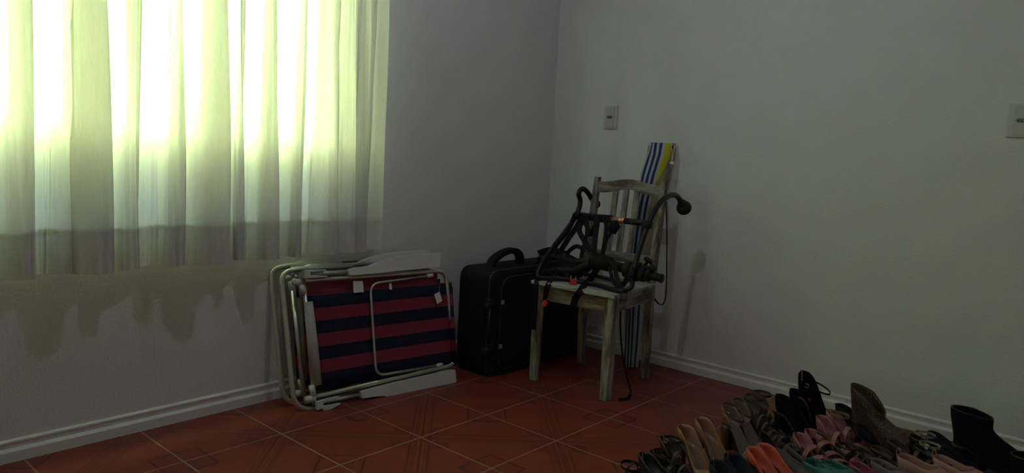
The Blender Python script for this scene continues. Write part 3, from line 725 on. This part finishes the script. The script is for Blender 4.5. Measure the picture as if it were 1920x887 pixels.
# loops hanging off the hub
strap([onx(1140, 486, -.62), onx(1152, 500, -.64), onx(1156, 518, -.65), onx(1166, 536, -.66), onx(1176, 520, -.64), onx(1182, 505, -.62)], .020)
strap([onx(1143, 500, -.63), onx(1150, 528, -.65), onx(1162, 540, -.66)], .016)
# dangling strap down to the floor
P = smooth([onx(1168, 530, -.66), onx(1165, 556, -.70), onz(1163, 600, .36), onz(1165, 645, .22), onz(1171, 690, .115), onz(1180, 722, .045), onz(1181, 737, .018), onz(1172, 748, .004), onz(1160, 750, .003)], 6)
P = smooth([onx(1168, 530, -.66), onx(1165, 556, -.62), onx(1163, 600, -.62), onx(1165, 645, -.61), onx(1171, 690, -.60), onx(1180, 722, -.60), onx(1182, 738, -.615), onz(1176, 749, .004), onz(1160, 752, .003)], 6)
nP = len(P); MB().ribbon(P, [.008 + .020 * max(0, i / nP - .7) / .3 for i in range(nP)], .002, nrm=(-.9, -.3, .25)).build('hanging_strap', web, rk, world=True)
# wire triangle ring
tri = rounded([onx(1169, 542, -.70), onx(1162, 562, -.74), onx(1172, 565, -.74), onx(1177, 545, -.70)], .006, 3, closed=True)
MB().tube(tri, .0022, 6, closed=True).build('wire_ring', chrome if False else rubber, rk, smooth=True, world=True)
# red buckles
def buckle(P, sx_, sy_, rot):
    b = MB().box(P, (.010, sx_, sy_), rot).build('buckle', redp, rk, world=True, bevel=.003)
    return b
fc = Euler((0, R(-12), R(40))).to_matrix()
buckle(onx(1075, 529, -.70) + Vector((0, 0, 0)), .032, .026, fc)
q0 = onx(1075, 520, -.695)
MB().tube([q0 + Vector((0, .014, -.008)), q0 + Vector((0, .014, .006))], .0016, 6).tube([q0 + Vector((0, -.014, -.008)), q0 + Vector((0, -.014, .004))], .0016, 6).build('buckle_prong', tagm, rk, world=True)
buckle(onx(1021, 569, XF - .004), .022, .026, Euler((R(25), 0, R(20))).to_matrix())

# ------------------------------------------------------------------ shoes
def leather(name, col, rough=.5, **k): return mat(name, col, rough, noise=k.pop('noise', .06), nscale=k.pop('nscale', 50), **k)
LM = dict(
    black=leather('black_leather', (0.011, 0.011, 0.013), .45), suede=leather('black_suede', (0.008, 0.008, 0.010), .95, spec=.1),
    navy=leather('dark_blue_black_suede', (0.010, 0.011, 0.021), .9), charcoal=leather('charcoal_insole', (0.044, 0.044, 0.046), .7),
    tan=leather('tan_leather', (0.205, 0.124, 0.068), .45), beige=leather('beige_patent', (.29, .145, .085), .3), nude=leather('nude_leather', (.24, .135, .095), .4),
    taupe=leather('taupe_insole', (.16, .110, .105), .6), brown=leather('dark_brown_leather', (0.053, 0.028, 0.020), .5), mauve=leather('mauve_brown_leather', (.105, .058, .052), .55),
    coral=leather('coral_red_leather', (.60, .09, .055), .5), pink=leather('pink_leather', (0.341, 0.124, 0.124), .5), salmon=leather('salmon_pink_fabric', (0.446, 0.229, 0.192), .7), magenta=leather('magenta_leather', (0.248, 0.043, 0.074), .5),
    olive=leather('olive_brown_leather', (.085, .062, .040), .6), grey=leather('grey_brown_canvas', (.105, .090, .078), .8), sole=leather('dark_sole', (0.024, 0.020, 0.018), .7), pale=leather('pale_insole', (0.260, 0.248, 0.186), .7),
    wood=leather('brown_heel', (0.062, 0.034, 0.022), .5))
def perforated(name, col, hole, scale):
    m = bpy.data.materials.new(name); m.use_nodes = True; t = m.node_tree; b = t.nodes['Principled BSDF']
    tc = N(t, 'ShaderNodeTexCoord'); v = N(t, 'ShaderNodeTexVoronoi'); v.inputs['Scale'].default_value = scale; v.inputs['Randomness'].default_value = .25
    t.links.new(tc.outputs['Object'], v.inputs['Vector']); f = M_(t, 'LESS_THAN', v.outputs['Distance'], .30)
    t.links.new(mixc(t, f, col, hole), b.inputs['Base Color']); b.inputs['Roughness'].default_value = .5; return m
LM['teal'] = perforated('teal_perforated_leather', (.03, .15, .13), (.01, .045, .04), 150)
LM['lattice'] = perforated('sparkling_brown_openwork', (.075, .040, .028), (.20, .15, .11), 95)
def ss(x, a, b):
    t = max(0, min(1, (x - a) / (b - a))); return t * t * (3 - 2 * t)
class Foot:
    """shape of a shoe: x forward to the toe, y sideways, z up, heel end at x = 0"""
    def __init__(f, L=.235, hh=.0, W=.074, pointy=.5, plat=.006): f.L, f.hh, f.W, f.p, f.plat = L, hh, W, pointy, plat
    def w(f, s):
        heel = f.W * .34; ball = f.W * .5
        w = heel + (ball - heel) * ss(s, .25, .68)
        if s < .09: w *= math.sqrt(max(0, 1 - ((.09 - s) / .09) ** 2)) * .999 + .001
        e = .80 - .12 * f.p
        if s > e: w *= max(0, 1 - ((s - e) / (1 - e)) ** (2.4 - .9 * f.p)) ** (.5 + .25 * f.p)
        return w
    def z(f, s): return f.plat + f.hh * (1 - ss(s, .12, .66)) + .006 * ss(s, .8, 1)
    def x(f, s): return f.L * s * math.sqrt(max(.2, 1 - (f.hh / f.L) ** 2 * .8))
    def side(f, s): return .006 * math.sin(3.1 * s) # slight inner curve
    def sole(f, th=.007):
        rows_t, rows_b = [], []
        mb = MB(); rings = []
        for i in range(25):
            s = i / 24; w = max(f.w(s), .001); z = f.z(s); x = f.x(s); c = f.side(s)
            rings.append([Vector((x, c - w, z)), Vector((x, c + w, z)), Vector((x, c + w, z - th)), Vector((x, c - w, z - th))])
        mb.loft(rings); return mb
    def insole(f, dz=.0012):
        rings = []
        for i in range(25):
            s = .01 + .98 * i / 24; w = max(f.w(s) - .003, .0006); z = f.z(s) + dz; x = f.x(s); c = f.side(s)
            rings.append([Vector((x, c - w, z)), Vector((x, c + w, z)), Vector((x, c + w, z - .001)), Vector((x, c - w, z - .001))])
        return MB().loft(rings)
    def upper(f, cup=.055, mid=.030, vamp=.62, vh=.045, toe_h=.028, s0=0, s1=1, k=17, peak=0):
        rows = []
        ns = 30
        for i in range(ns + 1):
            s = s0 + (s1 - s0) * i / ns
            wall = cup + (mid - cup) * (1 - (1 - ss(s, .0, .40)) ** 1.6)
            if peak: wall = mid + (cup - mid) * math.exp(-(s / peak) ** 1.3)
            wall += (vh - mid) * ss(s, vamp - .16, vamp)
            if s > vamp: wall = vh + (toe_h - vh) * ss(s, vamp, .96)
            wall *= (1 if s < .93 else math.sqrt(max(0, 1 - ((s - .93) / .07) ** 2)) * .95 + .05)
            close = ss(s, vamp - .10, vamp)
            th = math.pi * (.58 + .42 * close)
            Hh = wall / ((1 - math.cos(th)) / 2)
            w = max(f.w(s), .0012) + .0015; z = f.z(s) - .001; x = f.x(s); c = f.side(s)
            back = -.010 * (1 - ss(s, 0, .12))
            row = []
            for j in range(k):
                a = -th + 2 * th * j / (k - 1)
                yy = math.copysign(abs(math.sin(a)) ** .75, math.sin(a)) * w; zz = Hh * (1 - math.cos(a)) / 2
                row.append(Vector((x + back * (zz / max(cup, .01)) * (1 if s < .12 else 0), c + yy, z + zz)))
            rows.append(row)
        return MB().loft(rows, closed=False, cap=False)
    def heelblock(f, kind='block'):
        zt = f.z(.02) - .006; mb = MB()
        if kind == 'stiletto': a, b, fw = (.014, .0045, .9)
        elif kind == 'block': a, b, fw = (.026, .021, 1)
        elif kind == 'wedge':
            rings = []
            for i in range(16):
                s = .01 + .62 * i / 15; w = max(f.w(s) - .001, .001); z = f.z(s) - .006; x = f.x(s); c = f.side(s)
                rings.append([Vector((x, c - w, z)), Vector((x, c + w, z)), Vector((x, c + w * .92, .0)), Vector((x, c - w * .92, .0))])
            return mb.loft(rings)
        else: a, b, fw = (.024, .022, 1)
        xc = f.x(.10)
        rings = []
        for q in (0, .15, .4, .7, 1):
            z = zt * (1 - q); r = a * (1 - q) ** 1.5 + b * (1 - (1 - q) ** 1.5); x = xc - .004 * q
            if q == 0: r = f.W * .33
            if q == .15: r = max(r, a * 1.05)
            rings.append([Vector((x + r * math.cos(t_ * math.pi / 6) * fw, r * math.sin(t_ * math.pi / 6), z)) for t_ in range(12)])
        return mb.loft(rings)
    def band(f, s, h, wd, th=.002, lean=0.0, k=12, half=1.0):
        """strap over the foot at station s, arch height h"""
        pts = []
        for j in range(k + 1):
            a = math.pi * j / k * half + (math.pi * (1 - half) / 2)
            w = f.w(s) + .001
            pts.append(Vector((f.x(s) + lean * (math.cos(a)), f.side(s) + w * math.cos(a), f.z(s) + h * math.sin(a) - .002)))
        return MB().ribbon(pts, wd, th, side=(1, 0, .0 - .3 * f.hh / .1))
    def ankle(f, z, rx, ry, wd, xc=.045, tilt=.0, th=.002):
        pts = [Vector((xc + rx * math.cos(a), ry * math.sin(a), z + tilt * math.cos(a))) for a in [2 * math.pi * i / 24 for i in range(24)]]
        return MB().ribbon(pts, wd, th, side=(0, 0, 1), closed=True)
def shoe(name, label, cat, px, py, ztop, kind, ang=-100, group=None, roll=0, pitch=0, xfix=None, dz=0, **o):
    """px, py: where the top of the heel shows; ztop: its height above the floor"""
    hh = o.get('hh', .08); L = o.get('L', .235)
    f = Foot(L, hh, o.get('W', .074), o.get('pointy', .5), o.get('plat', .006))
    up = LM[o.get('mat', 'black')]; ins = LM[o.get('ins', 'charcoal')]; sol = LM[o.get('solm', 'sole')]; hl = LM[o.get('heelm', o.get('mat', 'black'))]
    P = onx(px, py, xfix) if xfix is not None else onz(px, py, ztop)
    t = thing(name, label, cat, (P.x, P.y, dz), (R(roll), R(pitch), R(ang)), group)
    def B(mb, n, m, **k): return mb.build(n, m, t, **k)
    B(f.sole(o.get('sth', .006)), 'sole', sol, smooth=False, bevel=.0015)
    B(f.insole(), 'insole', ins)
    if hh > .03: B(f.heelblock(o.get('heel', 'block')), 'heel', hl, smooth=True)
    elif hh > 0.004: B(f.heelblock('low'), 'heel', sol, smooth=True)
    if kind in ('pump', 'flat', 'loafer'):
        B(f.upper(o.get('cup', .055), o.get('mid', .03), o.get('vamp', .64), o.get('vh', .042), o.get('toe_h', .026), peak=o.get('peak', 0)), 'upper', up, smooth=True, solid=.0028)
    if kind in ('sandal', 'strappy'):
        if o.get('cup', 0):
            B(f.upper(o['cup'], .018, .9, .02, .02, 0, .24), 'heel_cup', up, smooth=True, solid=.0025)
        for s, h, wd in o.get('bands', ((.62, .042, .018), (.74, .036, .016))):
            B(f.band(s, h, wd, lean=o.get('lean', 0)), 'strap', up)
    if o.get('toecap'):
        B(f.upper(.03, .03, .66, .04, .026, .60, 1), 'toe_upper', up, smooth=True, solid=.0025)
    if o.get('ankle'):
        z, rx, ry, wd = o['ankle']
        ast = B(f.ankle(f.z(0) + z, rx, ry, wd, o.get('axc', .042), o.get('atilt', 0)), 'ankle_strap', LM[o.get('amat', o.get('mat', 'black'))])
        if o.get('buckle'):
            bx = f.ankle(f.z(0) + z, rx, ry, wd)
            c = Vector((o.get('axc', .042) + rx * math.cos(-2.0), ry * math.sin(-2.0) - .002, f.z(0) + z))
            c = Vector((.042 + rx * .1, -ry - .0015, f.z(0) + z))
            loop_ = [c + Vector((.008 * a, 0, .007 * b)) for a, b in ((-1, -1), (1, -1), (1, 1), (-1, 1))]
            MB().tube(rounded(loop_, .002, 2, closed=True), .0013, 6, closed=True).build('buckle', chrome, ast, smooth=True)
    if o.get('collar'):
        pts = []
    if o.get('tab'):
        z0 = f.z(0) + o.get('cup', .05)
        B(MB().ribbon(smooth([(-.008, 0, z0 - .02), (-.014, 0, z0 + .004), (-.010, 0, z0 + .020), (-.003, 0, z0 + .010), (.0, 0, z0 - .012)], 4), .010, .0018, side=(0, 1, 0)), 'pull_tab', LM[o.get('tabm', 'salmon')])
    if o.get('stud'):
        B(MB().lathe([(.0035, 0), (.0028, .0022), (.0005, .003)], (-.012, 0, f.z(0) + o.get('cup', .05) - .008), (-1, 0, 0), 10), 'stud', chrome, smooth=True)
    return t, f
def boot(name, label, px, py, ztop, m, ang, hh=.07, shaft=.10, L=.235, heel='block', open_toe=False, xfix=None, dz=0, top=(.062, .042), lean=.0, dip=.02, flare=0, pitch=0, roll=0, group=None, inm='sole', W=.088):
    f = Foot(L, hh, W, .35, .008)
    P = onx(px, py, xfix) if xfix is not None else onz(px, py, ztop)
    t = thing(name, label, 'boot', (P.x, P.y, dz), (R(roll), R(pitch), R(ang)), group)
    f.sole(.008).build('sole', LM['sole'], t, bevel=.002)
    if hh > .03: f.heelblock(heel).build('heel', LM['wood'] if open_toe else LM['black'], t, smooth=True)
    # foot and shaft in one lofted skin: rings climb from the sole to the shaft's top
    k = 28; rows = []
    def ring(q):          # q 0 sole line .. 1 top
        row = []
        for j in range(k):
            a = 2 * math.pi * j / k; ca, sa = math.cos(a), math.sin(a)
            # base footprint point
            s = .5 + .5 * ca; sf = min(max(s, .004), .985 if not open_toe else .86)
            bx, by, bz = f.x(sf), f.side(sf) + math.copysign(1, sa) * f.w(sf) * min(1, abs(sa) ** .35 * 1.0) if abs(sa) > 1e-6 else f.side(sf), f.z(sf)
            tx, ty, tz = .046 + top[0] * ca + lean, top[1] * sa, f.z(0) + shaft - dip * max(0, ca) + flare * max(0, -ca)
            h = q
            # toe side rises little then swings back: instep curve
            fx = ss(h, .25, .85) if ca > 0 else ss(h, .0, 1) * .9 + .1 * h
            x = bx + (tx - bx) * fx
            y = by * (1 - ss(h, .12, .9)) + ty * ss(h, .12, .9)
            z = bz + (tz - bz) * (h if ca < 0 else (h ** 1.15))
            if ca > 0: z = bz + (tz - bz) * (h ** 1.1)
            bul = math.sin(math.pi * min(1, h * 1.5)) * .004
            row.append(Vector((x, y + math.copysign(bul, sa), z)))
        return row
    for i in range(17): rows.append(ring(i / 16))
    MB().loft(rows, cap=False).build('upper', m, t, smooth=True, solid=.004)
    f.insole(.003).build('insole', LM[inm], t)
    trim = [p + Vector((0, 0, .001)) for p in rows[-1]]
    MB().tube(trim, .0028, 6, closed=True).build('top_trim', LM['brown'] if open_toe else LM['black'], t, smooth=True)
    return t, f
G = 'shoes laid out on the floor by the right wall'
# front left corner of the rows
shoe('sandal', 'black flat sandal with gold-edged loop strap, nearest shoe on the left end', 'sandal', 1172, 862, .065, 'sandal', -120, G, mat='black', ins='brown', hh=.01, cup=.0, bands=((.20, .060, .012), (.62, .036, .020)), ankle=(.045, .040, .032, .010))
shoe('ballet_flat', 'black ballet flat with rounded heel, left one beside the gold-edged sandal', 'shoe', 1207, 851, .060, 'flat', -120, G, mat='black', ins='charcoal', hh=.01, cup=.05, pointy=.2)
shoe('sandal', 'black sandal with brown loop over its heel, between ballet flat and beige pump', 'sandal', 1229, 836, .075, 'sandal', -116, G, mat='black', ins='charcoal', hh=.01, cup=.045, bands=((.45, .045, .018), (.66, .038, .022)), ankle=(.050, .036, .030, .008), amat='brown')
shoe('strappy_sandal', 'dark brown strappy sandal with thin metal edge beside the beige pumps', 'sandal', 1247, 815, .115, 'sandal', -116, G, mat='brown', ins='sole', hh=.05, cup=.055, bands=((.34, .05, .008), (.52, .045, .010), (.70, .036, .012)), buckle=1, ankle=(.058, .030, .026, .008))
# beige pumps
shoe('pump', 'beige patent high-heeled pump, left one of the pair at the front', 'shoe', 1280, 797, .150, 'pump', -116, G, mat='beige', ins='taupe', hh=.085, cup=.060, heel='stiletto', heelm='beige', pointy=.8, W=.078)
shoe('pump', 'beige patent high-heeled pump, right one of the pair at the front', 'shoe', 1313, 783, .150, 'pump', -116, G, mat='beige', ins='taupe', hh=.085, cup=.060, heel='stiletto', heelm='beige', pointy=.8, W=.078)
# tan sandals with ankle strap and buckle
for (a, b, lb) in ((1362, 757, 'tan block-heeled sandal with looped ankle strap, left one of its pair'), (1381, 749, 'tan block-heeled sandal with looped ankle strap, right one, nearer the wall')):
    shoe('ankle_strap_sandal', lb, 'sandal', a, b, .165, 'sandal', -114, G, mat='nude', ins='taupe', hh=.095, cup=.062, heel='block', heelm='wood', bands=((.66, .040, .022), (.78, .034, .016)), ankle=(.045, .046, .034, .007), amat='mauve', buckle=1, axc=.040, atilt=-.020)
# dark mauve strappy pair close to the wall
for (a, b, lb) in ((1398, 735, 'mauve brown strappy sandal with block heel, left of its pair near the baseboard'), (1414, 728, 'mauve brown strappy sandal with block heel, right of its pair against the baseboard')):
    shoe('strappy_sandal', lb, 'sandal', a, b, .160, 'sandal', -108, G, mat='mauve', ins='brown', hh=.085, cup=.055, heel='block', heelm='brown', bands=((.40, .052, .010), (.50, .050, .010), (.62, .044, .012), (.74, .038, .012)), ankle=(.06, .036, .030, .010))
# black pair on the wall
for (a, b, lb) in ((1461, 729, 'black suede court shoe with grey insole, left one of its pair by the wall'), (1487, 719, 'black suede court shoe with grey insole, right one of its pair by the wall')):
    shoe('court_shoe', lb, 'shoe', a, b, .20, 'pump', -98, G, mat='suede', ins='charcoal', hh=.105, cup=.068, heel='block', pointy=.2, L=.25, W=.085, mid=.034, peak=.26)
# high black shoe whose heel stands above the others
shoe('high_heel', 'black high-heeled shoe with loose ankle loop, tallest of the shoes against the wall', 'shoe', 1508, 690, .265, 'pump', -112, G, mat='suede', ins='nude', hh=.13, cup=.105, mid=.03, heel='block', plat=.02, L=.24, W=.104, vamp=.72, pointy=.3, peak=.17, ankle=(.060, .050, .030, .006), axc=.075, atilt=-.012, dz=.0, buckle=1)
shoe('round_toe_shoe', 'black rounded shoe lying between the tall black heel and brown boot', 'shoe', 1572, 753, .135, 'flat', -92, G, mat='navy', ins='charcoal', hh=.06, cup=.06, mid=.04, vamp=.5, vh=.06, pointy=.1, heel='block')
# olive sandals in the middle
shoe('sandal', 'olive brown flat sandal with crossed straps behind the coral shoes', 'sandal', 1437, 788, .085, 'sandal', -118, G, mat='olive', ins='olive', hh=.02, cup=.03, bands=((.40, .045, .016), (.58, .04, .018), (.74, .034, .016)))
shoe('sandal', 'olive brown flat sandal with crossed straps below the black court shoes', 'sandal', 1462, 783, .085, 'sandal', -114, G, mat='olive', ins='olive', hh=.02, cup=.03, bands=((.40, .045, .016), (.58, .04, .018), (.74, .034, .016)))
# brown openwork bootie
boot('ankle_boot', 'brown openwork ankle boot with sparkling texture standing by the baseboard', 1603, 742, .175, LM['lattice'], -96, hh=.085, shaft=.10, L=.262, open_toe=True, dip=.062, flare=.026, W=.104, heel='block', top=(.066, .048), lean=.004)
boot('ankle_boot', 'large black ankle boot with wide square opening at right end of the row', 1795, 768, .200, LM['suede'], -86, hh=.07, shaft=.125, L=.25, dip=.012, top=(.066, .046), W=.092, heel='block', flare=.004)
boot('ankle_boot', 'black ankle boot partly out of the picture at lower right corner', 1908, 846, .18, LM['suede'], -80, hh=.05, shaft=.11, L=.25, dip=.01, top=(.062, .044), W=.09)
# black sandals with silver buckles by the baseboard
shoe('buckle_sandal', 'black sandal with silver buckle against the baseboard right of openwork boot', 'sandal', 1712, 806, .10, 'sandal', -95, G, mat='black', ins='sole', hh=.04, cup=.035, bands=((.5, .045, .02), (.68, .04, .022)), ankle=(.05, .034, .028, .008), amat='pale', buckle=1)
shoe('buckle_sandal', 'black sandal with silver buckle just behind the salmon pink shoe', 'sandal', 1722, 824, .10, 'sandal', -108, G, mat='black', ins='sole', hh=.04, cup=.035, bands=((.5, .045, .02), (.68, .04, .022)), ankle=(.05, .034, .028, .008), amat='pale', buckle=1)
shoe('ballet_flat', 'dark navy ballet flat with high rounded heel beside big black boot', 'shoe', 1745, 809, .085, 'flat', -97, G, mat='navy', ins='sole', hh=.02, cup=.06, mid=.035, pointy=.2)
shoe('ballet_flat', 'dark navy ballet flat in front of its mate, left of big black boot', 'shoe', 1765, 836, .085, 'flat', -97, G, mat='navy', ins='sole', hh=.02, cup=.06, mid=.035, pointy=.2)
shoe('low_shoe', 'black low shoe lying in front of the large black ankle boot', 'shoe', 1838, 846, .09, 'flat', -95, G, mat='suede', ins='sole', hh=.02, cup=.06, mid=.045, vamp=.5, vh=.06, pointy=.2, W=.09)
shoe('low_shoe', 'black low shoe right of its mate, below the large ankle boot', 'shoe', 1880, 850, .09, 'flat', -92, G, mat='suede', ins='sole', hh=.02, cup=.06, mid=.045, vamp=.5, vh=.06, pointy=.2, W=.09)
# pink group in the middle
for (a, b, lb) in ((1497, 806, 'pink leather sandal with petal-shaped straps, left one of its pair'), (1519, 799, 'pink leather sandal with petal-shaped straps, right one of its pair')):
    shoe('petal_sandal', lb, 'sandal', a, b, .095, 'sandal', -126, G, mat='pink', ins='mauve', hh=.03, cup=.048, bands=((.42, .056, .022), (.60, .046, .024), (.76, .036, .018)), lean=.018)
shoe('slingback', 'tan and pink high sandal with curled heel cup above the petal sandals', 'sandal', 1556, 772, .145, 'sandal', -108, G, mat='pink', ins='tan', hh=.085, cup=.062, heel='block', heelm='tan', bands=((.36, .058, .016), (.56, .05, .020), (.74, .04, .02)), ankle=(.056, .034, .028, .010), amat='tan')
shoe('slingback', 'pink high sandal with tan lining standing left of its tan-heeled mate', 'sandal', 1538, 781, .140, 'sandal', -112, G, mat='pink', ins='tan', hh=.080, cup=.058, heel='block', heelm='pink', bands=((.36, .058, .016), (.56, .05, .020), (.74, .04, .02)))
shoe('strappy_sandal', 'dark brown strappy sandal with small silver buckle below the openwork boot', 'sandal', 1574, 822, .09, 'sandal', -116, G, mat='brown', ins='mauve', hh=.03, cup=.035, bands=((.38, .05, .007), (.48, .048, .007), (.58, .044, .007), (.70, .038, .008), (.80, .032, .008)), buckle=1, ankle=(.04, .034, .028, .007))
shoe('strappy_sandal', 'dark brown strappy sandal, right of its mate, under the openwork boot', 'sandal', 1608, 828, .09, 'sandal', -112, G, mat='brown', ins='mauve', hh=.03, cup=.035, bands=((.38, .05, .007), (.48, .048, .007), (.58, .044, .007), (.70, .038, .008), (.80, .032, .008)))
# grey canvas flats
for (a, b, lb) in ((1452, 836, 'grey brown canvas flat with ribbed vamp, left one above teal shoe'), (1487, 829, 'grey brown canvas flat with ribbed vamp, right one beside pink sandals')):
    shoe('canvas_flat', lb, 'shoe', a, b, .065, 'flat', -120, G, mat='grey', ins='taupe', hh=.01, cup=.04, mid=.03, vamp=.55, pointy=.1)
# coral pair and studded black pair in front
for (a, b, lb) in ((1409, 840, 'coral red pump, left one of the bright pair'), (1431, 834, 'coral red pump, right one of the bright pair')):
    shoe('coral_pump', lb, 'shoe', a, b, .110, 'pump', -114, G, mat='coral', ins='sole', hh=.05, cup=.058, mid=.028, heel='block', heelm='coral', pointy=.6, W=.074)
for (a, b, lb) in ((1341, 864, 'black shoe with silver stud at heel, left one of its pair at bottom edge'), (1368, 850, 'black shoe with silver stud at heel, right one beside the coral pumps')):
    shoe('studded_flat', lb, 'shoe', a, b, .095, 'flat', -116, G, mat='navy', ins='sole', hh=.03, cup=.060, mid=.04, pointy=.3, stud=1, W=.086)
shoe('teal_flat', 'teal perforated slip-on shoe with pale insole edge at bottom of picture', 'shoe', 1515, 856, .075, 'flat', -108, G, mat='teal', ins='pale', hh=.012, cup=.05, mid=.045, vamp=.35, vh=.055, pointy=.0, W=.094)
shoe('teal_flat', 'second teal slip-on shoe, half hidden right of the pale-edged one', 'shoe', 1548, 862, .070, 'flat', -108, G, mat='teal', ins='pale', hh=.012, cup=.05, mid=.045, vamp=.35, vh=.055, pointy=.0, W=.090)
# right of the middle: magenta and ribbed taupe
shoe('magenta_flat', 'magenta leather flat shoe at bottom edge under the brown strappy sandals', 'shoe', 1600, 862, .065, 'flat', -112, G, mat='magenta', ins='magenta', hh=.01, cup=.045, pointy=.2)
shoe('ribbed_flat', 'taupe ribbed flat shoe left of the salmon pink shoe', 'shoe', 1640, 858, .075, 'flat', -108, G, mat='taupe', ins='taupe', hh=.01, cup=.055, mid=.045, vamp=.4, vh=.055, pointy=.1)
# salmon slip-ons with pull tabs
shoe('slip_on', 'salmon pink slip-on shoe with white heel tab, left one of its pair', 'shoe', 1690, 846, .095, 'flat', -92, G, mat='salmon', ins='mauve', hh=.015, cup=.062, mid=.050, vamp=.50, vh=.062, pointy=.1, W=.090, tab=1)
shoe('slip_on', 'salmon pink slip-on shoe with tall heel tab beside black boot', 'shoe', 1757, 848, .095, 'flat', -96, G, mat='salmon', ins='mauve', hh=.015, cup=.062, mid=.050, vamp=.50, vh=.062, pointy=.1, W=.090, tab=1)
# low dark pairs filling the gaps between the boots and the salmon slip-ons
shoe('wedge_sandal', 'dark brown low wedge sandal squeezed between openwork boot and salmon pink shoes', 'sandal', 1672, 822, .085, 'sandal', -104, G, mat='brown', ins='sole', hh=.03, cup=.045, bands=((.40, .052, .014), (.58, .046, .016), (.74, .038, .018)), heel='wedge')
shoe('loafer', 'plain black loafer lying between the buckled sandals and big black boot', 'shoe', 1795, 838, .075, 'flat', -100, G, mat='suede', ins='sole', hh=.015, cup=.05, mid=.042, vamp=.5, vh=.058, pointy=.2, W=.084)
shoe('strappy_sandal', 'dark brown strappy sandal under the toe of the openwork boot', 'sandal', 1640, 832, .07, 'sandal', -100, G, mat='brown', ins='brown', hh=.02, cup=.035, bands=((.40, .048, .010), (.54, .046, .010), (.68, .040, .012), (.80, .032, .012)))
